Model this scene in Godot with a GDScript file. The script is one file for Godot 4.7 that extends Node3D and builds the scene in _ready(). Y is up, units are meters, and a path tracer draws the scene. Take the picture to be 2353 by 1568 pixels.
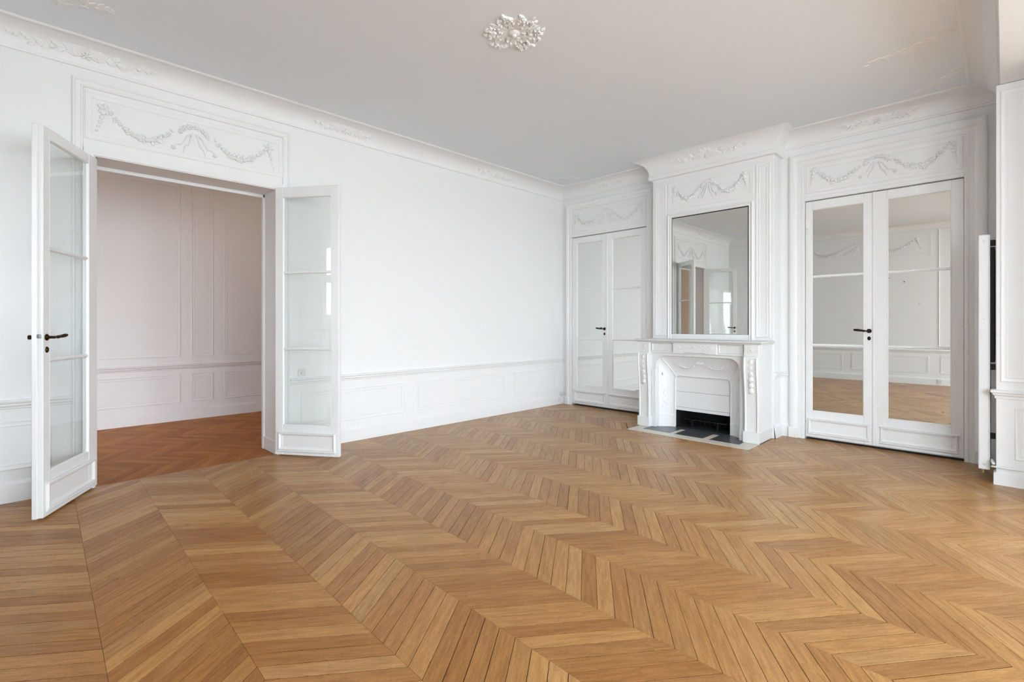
extends Node3D
# Empty Haussmann style salon: white panelled walls, chevron oak floor, marble fireplace.
# Axes: x runs along the left wall towards the far corner, -z runs along the fireplace wall away from the camera, y up, metres.

const EYE := Vector3(0, 1.25, 0)
const FOCAL := 1133.0
const W := 2353.0
const H := 1568.0
const HORIZON := 745.0
const ZA := -4.94      # left wall with the double door
const XB := 6.07       # fireplace wall
const XD := -1.05      # wall opposite the fireplace
const ZC := -0.03      # line of the opening towards the window bay
const TOP := 3.35      # ceiling
const ZW := 5.6        # window wall of the bay
const XP := 5.39       # end wall of the bay (pier)
const XCH := 5.83      # chimney breast
const ZF := -7.57      # far wall of the adjoining room

const WX := [0.3, 2.2, 4.1]   # centres of the bay windows
const SZ := [2.4, 4.3]        # centres of the side windows added to light the fireplace wall

var M := {}
var rng := RandomNumberGenerator.new()


class MB:
	# collects triangles; pieces share vertices and are smoothed across shallow edges only
	var v := PackedVector3Array()
	var n := PackedVector3Array()
	var uv := PackedVector2Array()
	var c := PackedColorArray()

	func tri(a: Vector3, b: Vector3, d: Vector3, nn: Vector3) -> void:
		if (d - a).cross(b - a).dot(nn) < 0.0:
			var t := b
			b = d
			d = t
		v.push_back(a); v.push_back(b); v.push_back(d)
		n.push_back(nn); n.push_back(nn); n.push_back(nn)

	func poly(pts: Array, nn: Vector3) -> void:
		for i in range(1, pts.size() - 1):
			tri(pts[0], pts[i], pts[i + 1], nn)

	func piece(P: PackedVector3Array, I: PackedInt32Array, crease := 40.0, hint := Vector3.ZERO) -> void:
		var nf := I.size() / 3
		var fn := PackedVector3Array()
		fn.resize(nf)
		var vol := 0.0
		var sum := Vector3.ZERO
		var o := P[0]
		for f in nf:
			var a := P[I[3 * f]] - o
			var b := P[I[3 * f + 1]] - o
			var d := P[I[3 * f + 2]] - o
			var cr := (d - a).cross(b - a)
			fn[f] = cr
			sum += cr
			vol += a.dot(b.cross(d))
		var flip := sum.dot(hint) < 0.0 if hint != Vector3.ZERO else vol > 0.0
		var at := {}
		for f in nf:
			if flip:
				fn[f] = -fn[f]
			for k in 3:
				var i := I[3 * f + k]
				if not at.has(i):
					at[i] = []
				at[i].append(f)
		var lim := cos(deg_to_rad(crease))
		for f in nf:
			var me := fn[f].normalized()
			if me == Vector3.ZERO:
				continue
			var order := [0, 2, 1] if flip else [0, 1, 2]
			for k in order:
				var i := I[3 * f + k]
				var acc := Vector3.ZERO
				for g in at[i]:
					if fn[g].normalized().dot(me) > lim:
						acc += fn[g]
				v.push_back(P[i])
				n.push_back(acc.normalized() if acc != Vector3.ZERO else me)

	func box(lo: Vector3, hi: Vector3, bev := 0.0, xf := Transform3D()) -> void:
		var m := [lo, hi]
		if bev <= 0.0:
			for ax in 3:
				for s in 2:
					var q := []
					for k in [[0, 0], [1, 0], [1, 1], [0, 1]]:
						var p := Vector3.ZERO
						p[ax] = m[s][ax]
						p[(ax + 1) % 3] = m[k[0]][(ax + 1) % 3]
						p[(ax + 2) % 3] = m[k[1]][(ax + 2) % 3]
						q.append(xf * p)
					var nn := Vector3.ZERO
					nn[ax] = 1.0 if s == 1 else -1.0
					poly(q, (xf.basis * nn).normalized())
			return
		var cen := (lo + hi) * 0.5
		var half := (hi - lo) * 0.5
		var b := minf(bev, minf(half.x, minf(half.y, half.z)) * 0.98)
		# corner points: for each corner three points (one on each face)
		var pt := func(sx: float, sy: float, sz: float, ax: int) -> Vector3:
			var s := Vector3(sx, sy, sz)
			var p := cen + s * (half - Vector3(b, b, b))
			p[ax] = cen[ax] + s[ax] * half[ax]
			return xf * p
		var S := [-1.0, 1.0]
		for ax in 3:
			for s in S:
				var q := []
				for k in [[-1, -1], [1, -1], [1, 1], [-1, 1]]:
					var sg := Vector3.ZERO
					sg[ax] = s
					sg[(ax + 1) % 3] = k[0]
					sg[(ax + 2) % 3] = k[1]
					q.append(pt.call(sg.x, sg.y, sg.z, ax))
				var nn := Vector3.ZERO
				nn[ax] = s
				poly(q, (xf.basis * nn).normalized())
		for ax in 3:   # edges along ax
			var a1 := (ax + 1) % 3
			var a2 := (ax + 2) % 3
			for s1 in S:
				for s2 in S:
					var q := []
					for e in [[-1.0, a1], [1.0, a1], [1.0, a2], [-1.0, a2]]:
						var sg := Vector3.ZERO
						sg[ax] = e[0]
						sg[a1] = s1
						sg[a2] = s2
						q.append(pt.call(sg.x, sg.y, sg.z, e[1]))
					var nn := Vector3.ZERO
					nn[a1] = s1
					nn[a2] = s2
					poly(q, (xf.basis * nn).normalized())
		for sx in S:
			for sy in S:
				for sz in S:
					poly([pt.call(sx, sy, sz, 0), pt.call(sx, sy, sz, 1), pt.call(sx, sy, sz, 2)], (xf.basis * Vector3(sx, sy, sz)).normalized())

	# rows of equal length; wrapped in u (along a row) and/or v (across rows)
	func grid(rows: Array, wrap_u := false, wrap_v := false, crease := 40.0, hint := Vector3.ZERO, caps := false) -> void:
		var P := PackedVector3Array()
		var I := PackedInt32Array()
		var nv := rows.size()
		var nu: int = rows[0].size()
		for r in rows:
			for p in r:
				P.push_back(p)
		for j in (nv if wrap_v else nv - 1):
			var j2 := (j + 1) % nv
			for i in (nu if wrap_u else nu - 1):
				var i2 := (i + 1) % nu
				var a := j * nu + i
				var b := j * nu + i2
				var d := j2 * nu + i2
				var e := j2 * nu + i
				I.append_array([a, b, d, a, d, e])
		if caps:
			for end in 2:
				var base := 0 if end == 0 else (nv - 1) * nu
				for i in range(1, nu - 1):
					if end == 0:
						I.append_array([base, base + i + 1, base + i])
					else:
						I.append_array([base, base + i, base + i + 1])
		piece(P, I, crease, hint)

	# polygon (2D) pushed from d0 to d1 along axis Wd of a frame
	func prism(poly2: PackedVector2Array, o: Vector3, U: Vector3, V: Vector3, Wd: Vector3, d0: float, d1: float, crease := 30.0) -> void:
		var P := PackedVector3Array()
		var I := PackedInt32Array()
		var k := poly2.size()
		for d in [d0, d1]:
			for p in poly2:
				P.push_back(o + U * p.x + V * p.y + Wd * d)
		var t := Geometry2D.triangulate_polygon(poly2)
		var cw := Geometry2D.is_polygon_clockwise(poly2)
		for f in t.size() / 3:
			var a := t[3 * f]
			var b := t[3 * f + 1]
			var d := t[3 * f + 2]
			var ar := (poly2[b] - poly2[a]).cross(poly2[d] - poly2[a])
			if (ar > 0.0) == cw:
				var s := b
				b = d
				d = s
			I.append_array([a, d, b])
			I.append_array([k + a, k + b, k + d])
		for i in k:
			var j := (i + 1) % k
			I.append_array([i, j, k + j, i, k + j, k + i])
		piece(P, I, crease)

	# profile points (across, up the normal N) swept along a path in the plane of N with mitred corners
	func sweep(prof: Array, path: Array, N: Vector3, closed := false, crease := 40.0, face := Vector2(0, 1), caps := true) -> void:
		var k := path.size()
		var segs := k if closed else k - 1
		var T := []
		for i in segs:
			T.append((path[(i + 1) % k] - path[i]).normalized())
		var rows := []
		for i in k:
			var d1: Vector3
			var d2: Vector3
			if closed:
				d1 = T[(i + k - 1) % k]
				d2 = T[i]
			else:
				d1 = T[maxi(i - 1, 0)]
				d2 = T[mini(i, segs - 1)]
			var a1 := N.cross(d1)
			var a2 := N.cross(d2)
			var mit: Vector3 = (a1 + a2) / (1.0 + a1.dot(a2))
			var row := PackedVector3Array()
			for p in prof:
				row.push_back(path[i] + mit * p.x + N * p.y)
			rows.append(row)
		# outward sense from the profile's own direction
		var A: Vector3 = N.cross(T[0])
		var hint2 := A * face.x + N * face.y
		var P := PackedVector3Array()
		var I := PackedInt32Array()
		var nu := prof.size()
		for r in rows:
			P.append_array(r)
		var first := Vector3.ZERO
		for j in segs:
			var j2 := (j + 1) % k
			for i in nu - 1:
				var a := j * nu + i
				var b := j * nu + i + 1
				var d := j2 * nu + i + 1
				var e := j2 * nu + i
				I.append_array([a, b, d, a, d, e])
				if j == 0:
					first += (P[d] - P[a]).cross(P[b] - P[a])
		if first.dot(hint2) < 0.0:
			for f in I.size() / 3:
				var s := I[3 * f + 1]
				I[3 * f + 1] = I[3 * f + 2]
				I[3 * f + 2] = s
		var sum := Vector3.ZERO
		var hint := Vector3.ZERO
		for f in I.size() / 3:
			sum += (P[I[3 * f + 2]] - P[I[3 * f]]).cross(P[I[3 * f + 1]] - P[I[3 * f]])
		hint = sum if sum.length() > 1e-6 else Vector3.ZERO
		if hint == Vector3.ZERO:
			# closed ring round a room: orient with the volume rule turned inside out
			I = _as_is(P, I)
		else:
			piece(P, I, crease, hint)
		if not closed and caps:
			for e in [0, k - 1]:
				var q := PackedVector2Array(prof)
				var t := Geometry2D.triangulate_polygon(q)
				var nn: Vector3 = -T[0] if e == 0 else T[segs - 1]
				for f in t.size() / 3:
					tri(rows[e][t[3 * f]], rows[e][t[3 * f + 1]], rows[e][t[3 * f + 2]], nn)

	func _as_is(P: PackedVector3Array, I: PackedInt32Array) -> PackedInt32Array:
		for f in I.size() / 3:
			var a := P[I[3 * f]]
			var b := P[I[3 * f + 1]]
			var d := P[I[3 * f + 2]]
			var nn := (d - a).cross(b - a).normalized()
			v.push_back(a); v.push_back(b); v.push_back(d)
			n.push_back(nn); n.push_back(nn); n.push_back(nn)
		return I

	# turned shape: profile of (radius, height) about axis A from o
	func lathe(prof: Array, o: Vector3, A: Vector3, seg := 16, squash := 1.0, up := Vector3.UP, crease := 40.0) -> void:
		var U := up.cross(A).normalized()
		if U == Vector3.ZERO:
			U = Vector3.RIGHT
		var V := A.cross(U).normalized()
		var rows := []
		for p in prof:
			var row := PackedVector3Array()
			for i in seg:
				var t := TAU * i / seg
				row.push_back(o + A * p.y + (U * cos(t) * squash + V * sin(t)) * p.x)
			rows.append(row)
		grid(rows, true, false, crease, Vector3.ZERO, true)

	func tube(path: Array, rad: Array, seg := 8, crease := 60.0) -> void:
		var rows := []
		var ref := Vector3.ZERO
		var k := path.size()
		for i in k:
			var t: Vector3 = (path[mini(i + 1, k - 1)] - path[maxi(i - 1, 0)]).normalized()
			if ref == Vector3.ZERO:
				ref = t.cross(Vector3.UP)
				if ref.length() < 0.1:
					ref = t.cross(Vector3.RIGHT)
			ref = (ref - t * ref.dot(t)).normalized()
			var b := t.cross(ref)
			var row := PackedVector3Array()
			var r: float = rad[i] if i < rad.size() else rad[-1]
			for s in seg:
				var a := TAU * s / seg
				row.push_back(path[i] + (ref * cos(a) + b * sin(a)) * r)
			rows.append(row)
		grid(rows, true, false, crease, Vector3.ZERO, true)

	# ellipsoid with half axes a, b, d (vectors)
	func blob(o: Vector3, a: Vector3, b: Vector3, d: Vector3, lat := 5, lon := 8) -> void:
		var rows := []
		for j in lat + 1:
			var t := lerpf(0.04, 0.96, float(j) / lat) * PI
			var row := PackedVector3Array()
			for i in lon:
				var p := TAU * i / lon
				row.push_back(o + a * (sin(t) * cos(p)) + b * (sin(t) * sin(p)) + d * cos(t))
			rows.append(row)
		grid(rows, true, false, 80.0, Vector3.ZERO, true)

	# a carved leaf: base o, direction D, normal N, length, half width, curl of the tip off the surface
	func leaf(o: Vector3, D: Vector3, N: Vector3, length: float, wid: float, lift: float, curl := 0.3) -> void:
		var S := N.cross(D).normalized()
		var rows := []
		var steps := 6
		for j in steps + 1:
			var t := float(j) / steps
			var w := wid * sin(PI * clampf(t * 0.9 + 0.1, 0.0, 1.0)) * (1.0 + 0.25 * sin(t * 18.0)) + 0.0008
			var h := (lift * (0.35 + 0.65 * sin(t * PI * 0.75)) + curl * lift * t * t) * (1.0 - 0.9 * pow(t, 4.0))
			var cpt := o + D * (length * t)
			rows.append(PackedVector3Array([cpt - S * w - N * 0.004, cpt - S * w * 0.6 + N * h * 0.75, cpt + N * h * 0.55, cpt + S * w * 0.6 + N * h * 0.75, cpt + S * w - N * 0.004]))
		grid(rows, true, false, 50.0, Vector3.ZERO, true)

	func mesh() -> ArrayMesh:
		var a := []
		a.resize(Mesh.ARRAY_MAX)
		a[Mesh.ARRAY_VERTEX] = v
		a[Mesh.ARRAY_NORMAL] = n
		if uv.size() == v.size():
			a[Mesh.ARRAY_TEX_UV] = uv
		if c.size() == v.size():
			a[Mesh.ARRAY_COLOR] = c
		var m := ArrayMesh.new()
		m.add_surface_from_arrays(Mesh.PRIMITIVE_TRIANGLES, a)
		return m


# ---------------------------------------------------------------- scene helpers
func put(called: String, b: MB, mat: String, parent: Node = self) -> MeshInstance3D:
	var o := MeshInstance3D.new()
	o.name = called if not parent.has_node(called) else numbered(called, parent)
	o.mesh = b.mesh()
	o.material_override = M[mat]
	parent.add_child(o, true)
	return o


func numbered(called: String, parent: Node) -> String:
	var i := 1
	while parent.has_node("%s_%03d" % [called, i]):
		i += 1
	return "%s_%03d" % [called, i]


func thing(called: String, label: String, category: String, at := Vector3.ZERO, group := "", kind := "") -> Node3D:
	var o := Node3D.new()
	o.name = called if not has_node(called) else numbered(called, self)
	o.position = at
	add_child(o, true)
	tag(o, label, category, group, kind)
	return o


func tag(o: Node, label: String, category: String, group := "", kind := "") -> void:
	o.set_meta("label", label)
	o.set_meta("category", category)
	if group:
		o.set_meta("group", group)
	if kind:
		o.set_meta("kind", kind)


func mat(called: String, col: Color, rough: float, metal := 0.0, spec := 0.5) -> StandardMaterial3D:
	var m := StandardMaterial3D.new()
	m.resource_name = called
	m.albedo_color = col
	m.roughness = rough
	m.metallic = metal
	m.metallic_specular = spec
	M[called] = m
	return m


func materials() -> void:
	mat("wall_paint", Color(0.945, 0.945, 0.943), 0.55)
	mat("ceiling_paint", Color(0.928, 0.945, 0.96), 0.8)
	mat("wood_paint", Color(0.945, 0.945, 0.943), 0.38)
	mat("plaster", Color(0.945, 0.945, 0.943), 0.6)
	mat("far_tinted_paint", Color(0.87, 0.848, 0.838), 0.55)  # white walls with the dim warm light of that room mixed in
	mat("marble", Color(0.90, 0.90, 0.895), 0.32)
	mat("shelf_marble", Color(0.84, 0.84, 0.835), 0.3)
	mat("cast_paint", Color(0.915, 0.915, 0.912), 0.4)
	mat("radiator_paint", Color(0.93, 0.93, 0.93), 0.35)
	mat("plastic", Color(0.88, 0.88, 0.88), 0.3)
	mat("black_metal", Color(0.06, 0.055, 0.05), 0.4, 0.3)
	mat("bronze", Color(0.22, 0.16, 0.09), 0.35, 0.85)
	mat("steel", Color(0.6, 0.6, 0.6), 0.35, 0.9)
	mat("brass", Color(0.72, 0.62, 0.42), 0.35, 0.9)
	mat("soot", Color(0.05, 0.05, 0.05), 0.85)
	mat("dark_gap", Color(0.10, 0.10, 0.10), 0.8)
	mat("warm_light_tan", Color(0.80, 0.55, 0.28), 0.5)  # warm light of the room beyond, put into a door colour
	mat("curtain", Color(0.45, 0.38, 0.33), 0.9)
	mat("mirror", Color(0.88, 0.885, 0.87), 0.015, 1.0)
	mat("subfloor", Color(0.20, 0.12, 0.065), 0.9)
	mat("hearth_stone", Color(0.84, 0.81, 0.76), 0.35)
	var slate := mat("slate", Color(0.34, 0.345, 0.37), 0.3)
	slate.albedo_texture = noise_tex(0.02, Color(0.75, 0.75, 0.75), Color(1, 1, 1), 11)
	slate.uv1_triplanar = true
	slate.uv1_world_triplanar = true
	slate.uv1_scale = Vector3(2, 2, 2)
	var g := mat("glass", Color(0.78, 0.90, 0.86, 0.10), 0.02)
	g.transparency = BaseMaterial3D.TRANSPARENCY_ALPHA
	var lamp := mat("lamp_glow", Color(1, 0.9, 0.8), 0.4)
	lamp.emission_enabled = true
	lamp.emission = Color(1.0, 0.78, 0.55)
	lamp.emission_energy_multiplier = 2.0
	# oak: tone of each board comes from its vertex colour, grain from one texture
	var oak := mat("oak", Color(1, 1, 1), 0.30, 0.0, 0.28)
	oak.vertex_color_use_as_albedo = true
	oak.albedo_texture = grain_tex()
	oak.roughness_texture = noise_tex(0.012, Color(0.85, 0.85, 0.85), Color(1.0, 1.0, 1.0), 5)
	oak.roughness_texture_channel = BaseMaterial3D.TEXTURE_CHANNEL_RED
	oak.roughness = 0.27
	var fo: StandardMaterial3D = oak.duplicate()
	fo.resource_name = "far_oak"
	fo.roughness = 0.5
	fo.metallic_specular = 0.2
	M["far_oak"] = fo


func noise_tex(freq: float, lo: Color, hi: Color, sd: int) -> NoiseTexture2D:
	var f := FastNoiseLite.new()
	f.seed = sd
	f.frequency = freq
	f.fractal_octaves = 4
	var t := NoiseTexture2D.new()
	t.width = 512
	t.height = 512
	t.seamless = true
	t.noise = f
	var r := Gradient.new()
	r.set_color(0, lo)
	r.set_color(1, hi)
	t.color_ramp = r
	return t


func grain_tex() -> ImageTexture:
	# u (1024) runs along the grain over 1.2 m, v (1024) across it over 0.5 m
	var N := 1024
	var a := FastNoiseLite.new()
	a.seed = 3
	a.frequency = 1.0
	a.fractal_octaves = 3
	var b := FastNoiseLite.new()
	b.seed = 8
	b.frequency = 1.0
	b.fractal_octaves = 2
	var data := PackedByteArray()
	data.resize(N * N * 3)
	var k := 0
	for y in N:
		var fy := float(y)
		for x in N:
			var fx := float(x)
			var slow := a.get_noise_2d(fx * 0.004, fy * 0.02)
			var streak := a.get_noise_2d(fx * 0.012 + 400.0, fy * 0.20)
			var ring := sin((fy * 0.045 + slow * 3.2 + fx * 0.0016) * TAU)
			var pore := b.get_noise_2d(fx * 0.05, fy * 0.85 + 90.0)
			var q := 0.92 + slow * 0.09 + streak * 0.085 + ring * 0.016
			if pore > 0.34:
				q -= (pore - 0.34) * 0.55
			q = clampf(q, 0.5, 1.0)
			data[k] = int(255.0 * q)
			data[k + 1] = int(255.0 * pow(q, 1.12))
			data[k + 2] = int(255.0 * pow(q, 1.3))
			k += 3
	return ImageTexture.create_from_image(Image.create_from_data(N, N, false, Image.FORMAT_RGB8, data))


# ---------------------------------------------------------------- main
func _ready() -> void:
	rng.seed = 20
	var cam := Camera3D.new()
	cam.name = "camera"
	cam.near = 0.05
	cam.far = 100.0
	cam.projection = Camera3D.PROJECTION_FRUSTUM
	cam.keep_aspect = Camera3D.KEEP_HEIGHT
	cam.size = 0.05 * H / FOCAL
	cam.frustum_offset = Vector2(0.0, 0.05 * (HORIZON - H / 2.0) / FOCAL)
	cam.position = EYE
	cam.rotation = Vector3(0, -PI / 4.0, 0)
	add_child(cam)
	cam.current = true

	var env := Environment.new()
	env.background_mode = Environment.BG_SKY
	var sky := Sky.new()
	var sm := ProceduralSkyMaterial.new()
	sm.sky_top_color = Color(0.80, 0.86, 0.93)
	sm.sky_horizon_color = Color(0.92, 0.94, 0.96)
	sm.ground_bottom_color = Color(0.55, 0.55, 0.54)
	sm.ground_horizon_color = Color(0.75, 0.75, 0.74)
	sm.sky_energy_multiplier = 3.4
	sm.ground_energy_multiplier = 2.6
	sky.sky_material = sm
	env.sky = sky
	env.tonemap_mode = Environment.TONE_MAPPER_LINEAR
	env.tonemap_exposure = 1.12
	env.sdfgi_enabled = true
	env.ssao_enabled = true
	env.ssil_enabled = true
	var we := WorldEnvironment.new()
	we.name = "environment"
	we.environment = env
	add_child(we)
	# daylight: one area light inside each of the three tall windows of the bay
	for wx in WX:
		var al := AreaLight3D.new()
		al.name = "window_daylight"
		al.area_size = Vector2(1.25, 2.6)
		al.light_color = Color(0.895, 0.958, 1.0)
		al.light_energy = 9.6
		al.shadow_enabled = true
		al.position = Vector3(wx, 1.65, ZW - 0.02)
		al.rotation = Vector3(deg_to_rad(18.0), 0, 0)      # along -z and a little up: sky and pale facades across the street
		add_child(al, true)

	# and one inside each of two side windows added to brighten the fireplace wall
	for wz in SZ:
		var sl := AreaLight3D.new()
		sl.name = "added_side_daylight"
		sl.area_size = Vector2(1.1, 2.6)
		sl.light_color = Color(0.895, 0.958, 1.0)
		sl.light_energy = 9.0
		sl.shadow_enabled = true
		sl.position = Vector3(XD + 0.02, 1.65, wz)
		sl.rotation = Vector3(deg_to_rad(14.0), -PI / 2.0, 0)
		add_child(sl, true)

	materials()
	build_floor()
	build_shell()
	build_left_wall()
	build_right_wall()
	build_other_walls()
	build_cornice()
	build_doors()
	build_fireplace()
	build_mirror()
	build_radiator()
	build_far_room()
	build_ornaments()
	build_small()


# ---------------------------------------------------------------- floor
func seam_x(i: int) -> float:
	return 1.80 + 0.399 * (i - 5)


func board_poly(i: int, j: int, gap: float) -> PackedVector2Array:
	var p := 0.0915
	var amp := 0.299
	var za := -1.5385 + p * j - (0.0 if posmod(i, 2) == 1 else amp)
	var zb := -1.5385 + p * j - (amp if posmod(i, 2) == 1 else 0.0)
	var x0 := seam_x(i) + 0.0004
	var x1 := seam_x(i + 1) - 0.0004
	var e := gap * 1.25
	var q := PackedVector2Array([Vector2(x0, za + e), Vector2(x1, zb + e), Vector2(x1, zb + p - e), Vector2(x0, za + p - e)])
	for k in 4:      # the rows were laid slightly askew to the fireplace wall
		q[k].x -= 0.024 * (q[k].y + 1.5)
	return q


func inset(q: PackedVector2Array, d: float) -> PackedVector2Array:
	var r := Geometry2D.offset_polygon(q, -d, Geometry2D.JOIN_MITER)
	return r[0] if r.size() else PackedVector2Array()


func oak_tone(warm: float) -> Color:
	# linear base colour of one board
	var t := rng.randf()
	var c := Color(0.40, 0.172, 0.047).lerp(Color(0.63, 0.335, 0.120), t)
	if rng.randf() < 0.12:
		c = c.lerp(Color(0.70, 0.44, 0.19), 0.45)
	elif rng.randf() < 0.14:
		c = c.lerp(Color(0.33, 0.145, 0.045), 0.45)
	c = c.lerp(Color(0.45, 0.185, 0.054), rng.randf() * 0.35 + warm)
	return c


func add_board(b: MB, q: PackedVector2Array, axis: Vector2, tone: Color, gap: float, top: float) -> void:
	var outer := inset(q, gap)
	if outer.size() < 3:
		return
	var inner := inset(outer, 0.0005)
	if inner.size() != outer.size():
		inner = outer
	var base := b.v.size()
	var k := outer.size()
	var t3 := []
	for p in inner:
		t3.append(Vector3(p.x, top, p.y))
	b.poly(t3, Vector3.UP)
	if inner != outer:
		# match nearest corners so that the chamfer does not twist
		var sh := 0
		var best := 1e9
		for s in k:
			var d := inner[s].distance_squared_to(outer[0])
			if d < best:
				best = d
				sh = s
		for i in k:
			var j := (i + 1) % k
			var a := Vector3(inner[(i + sh) % k].x, top, inner[(i + sh) % k].y)
			var e := Vector3(inner[(j + sh) % k].x, top, inner[(j + sh) % k].y)
			var c2 := Vector3(outer[i].x, top - 0.0007, outer[i].y)
			var d2 := Vector3(outer[j].x, top - 0.0007, outer[j].y)
			var dir := Vector3(d2.x - c2.x, 0, d2.z - c2.z).normalized()
			var nn := (dir.cross(Vector3.UP))
			if nn.dot(c2 - t3[0]) < 0.0:
				nn = -nn
			nn = (nn + Vector3.UP).normalized()
			b.poly([a, e, d2, c2], nn)
			var side := Vector3(nn.x, 0, nn.z).normalized()
			b.poly([c2, d2, d2 - Vector3(0, 0.008, 0), c2 - Vector3(0, 0.008, 0)], side)
	var off := Vector2(rng.randf(), rng.randf())
	var fl := -1.0 if rng.randf() < 0.5 else 1.0
	var across := Vector2(-axis.y, axis.x)
	for i in range(base, b.v.size()):
		var p := Vector2(b.v[i].x, b.v[i].z)
		b.uv.push_back(Vector2(p.dot(axis) * fl / 1.2, p.dot(across) / 0.5) + off)
		b.c.push_back(tone)


func on_screen(p: Vector3) -> Vector3:
	var d := (p.x - p.z) / sqrt(2.0)
	var l := (p.x + p.z) / sqrt(2.0)
	if d < 0.2:
		return Vector3(-1e5, -1e5, d)
	return Vector3(W / 2.0 + FOCAL * l / d, HORIZON - FOCAL * (p.y - EYE.y) / d, d)


func build_floor() -> void:
	var fl := thing("floor", "chevron oak parquet floor running through the whole room", "floor", Vector3.ZERO, "", "structure")
	var sb := MB.new()
	sb.box(Vector3(-2.4, -0.15, ZF - 0.2), Vector3(6.4, -0.007, ZW + 0.2))
	put("subfloor", sb, "subfloor", fl)
	var room := PackedVector2Array([Vector2(XD, ZA), Vector2(XB + 0.022, ZA), Vector2(XB + 0.022, -0.03), Vector2(XP, -0.03), Vector2(XP, ZW), Vector2(XD, ZW)])
	var hearth := PackedVector2Array([Vector2(5.113, -3.182), Vector2(5.85, -3.182), Vector2(5.85, -1.798), Vector2(5.113, -1.798)])
	var all := []
	for i in range(-3, 17):
		for j in range(-42, 90):
			var q0 := board_poly(i, j, ((0.0006 if i > 3 else 0.0010) + 0.0011 * rng.randf() * rng.randf()) if posmod(i, 2) == 1 else (0.0012 + 0.0013 * rng.randf()))
			var parts := Geometry2D.intersect_polygons(q0, room)
			if parts.is_empty():
				continue
			for q1 in parts:
				for q in Geometry2D.clip_polygons(q1, hearth):
					var c := Vector2.ZERO
					for p in q:
						c += p / q.size()
					# visible area in pixels
					var vis := 0.0
					var s := PackedVector2Array()
					var ok := true
					for p in q:
						var r := on_screen(Vector3(p.x, 0, p.y))
						if r.z < 0.3:
							ok = false
						s.push_back(Vector2(r.x, r.y))
					if ok:
						for w in Geometry2D.intersect_polygons(s, PackedVector2Array([Vector2(0, 0), Vector2(W, 0), Vector2(W, H), Vector2(0, H)])):
							var ar := 0.0
							for k in range(1, w.size() - 1):
								ar += absf((w[k] - w[0]).cross(w[k + 1] - w[0])) / 2.0
							vis += ar
					all.append([vis, q, (q0[1] - q0[0]).normalized()])
	all.sort_custom(func(x, y): return x[0] > y[0])
	var rest := MB.new()
	for k in all.size():
		var q: PackedVector2Array = all[k][1]
		var cx := 0.0
		for p in q:
			cx += p.x / q.size()
		var tone := oak_tone(0.0).lerp(Color(0.56, 0.345, 0.165), clampf((cx - 0.6) * 0.12, 0.0, 0.36))   # pale sheen towards the fireplace painted into the board tones
		var gap := 0.0001
		var top := -0.0004 * rng.randf()
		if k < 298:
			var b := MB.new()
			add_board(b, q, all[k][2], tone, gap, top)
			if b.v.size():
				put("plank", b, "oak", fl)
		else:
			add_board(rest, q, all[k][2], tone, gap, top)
	put("distant_planks", rest, "oak", fl).set_meta("kind", "stuff")
	# adjoining room: rows run the other way
	var far_b := MB.new()
	var far := PackedVector2Array([Vector2(-2.2, ZF), Vector2(3.2, ZF), Vector2(3.2, ZA - 0.34), Vector2(1.745, ZA - 0.34), Vector2(1.745, ZA), Vector2(0.414, ZA), Vector2(0.414, ZA - 0.34), Vector2(-2.2, ZA - 0.34)])
	for i in range(0, 8):
		for j in range(-10, 72):
			var z0 := ZA - 0.394 * i
			var z1 := z0 - 0.394
			var o1 := 0.0 if i % 2 == 0 else 0.299
			var x0 := -2.6 + 0.0915 * j
			var q0 := PackedVector2Array([Vector2(x0 + o1, z0), Vector2(x0 + 0.299 - o1, z1), Vector2(x0 + 0.299 - o1 + 0.0915, z1), Vector2(x0 + o1 + 0.0915, z0)])
			for q in Geometry2D.intersect_polygons(q0, far):
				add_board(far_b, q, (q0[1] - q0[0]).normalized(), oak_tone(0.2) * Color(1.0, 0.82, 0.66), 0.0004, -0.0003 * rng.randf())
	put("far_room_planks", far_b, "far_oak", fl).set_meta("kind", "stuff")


# ---------------------------------------------------------------- shell
func build_shell() -> void:
	var b := MB.new()
	b.box(Vector3(-2.5, TOP, ZF - 0.2), Vector3(6.4, TOP + 0.15, ZW + 0.2))
	tag(put("ceiling", b, "ceiling_paint"), "flat off-white plaster ceiling over the whole room", "ceiling", "", "structure")


const CHAIR := [Vector2(0, 0.652), Vector2(0.008, 0.656), Vector2(0.010, 0.668), Vector2(0.020, 0.676), Vector2(0.021, 0.690), Vector2(0.030, 0.698), Vector2(0.032, 0.708), Vector2(0.026, 0.715), Vector2(0, 0.717)]
const BASE := [Vector2(0.022, 0.0), Vector2(0.022, 0.122), Vector2(0.017, 0.130), Vector2(0.010, 0.134), Vector2(0.009, 0.144), Vector2(0, 0.150)]
const PANEL := [Vector2(0, 0), Vector2(0.002, 0.005), Vector2(0.008, 0.008), Vector2(0.015, 0.006), Vector2(0.021, 0.003), Vector2(0.034, 0.003), Vector2(0.038, 0.005), Vector2(0.042, 0.004), Vector2(0.044, 0.0)]


# rectangle in the plane of wall axis U (horizontal) and y, oriented so that "across" points inwards
func rect_path(o: Vector3, U: Vector3, N: Vector3, a: float, b: float, y0: float, y1: float) -> Array:
	var p := [o + U * a + Vector3.UP * y0, o + U * b + Vector3.UP * y0, o + U * b + Vector3.UP * y1, o + U * a + Vector3.UP * y1]
	var t: Vector3 = (p[1] - p[0]).normalized()
	if N.cross(t).dot(Vector3.UP) < 0.0:
		p.reverse()
	return p


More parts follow.
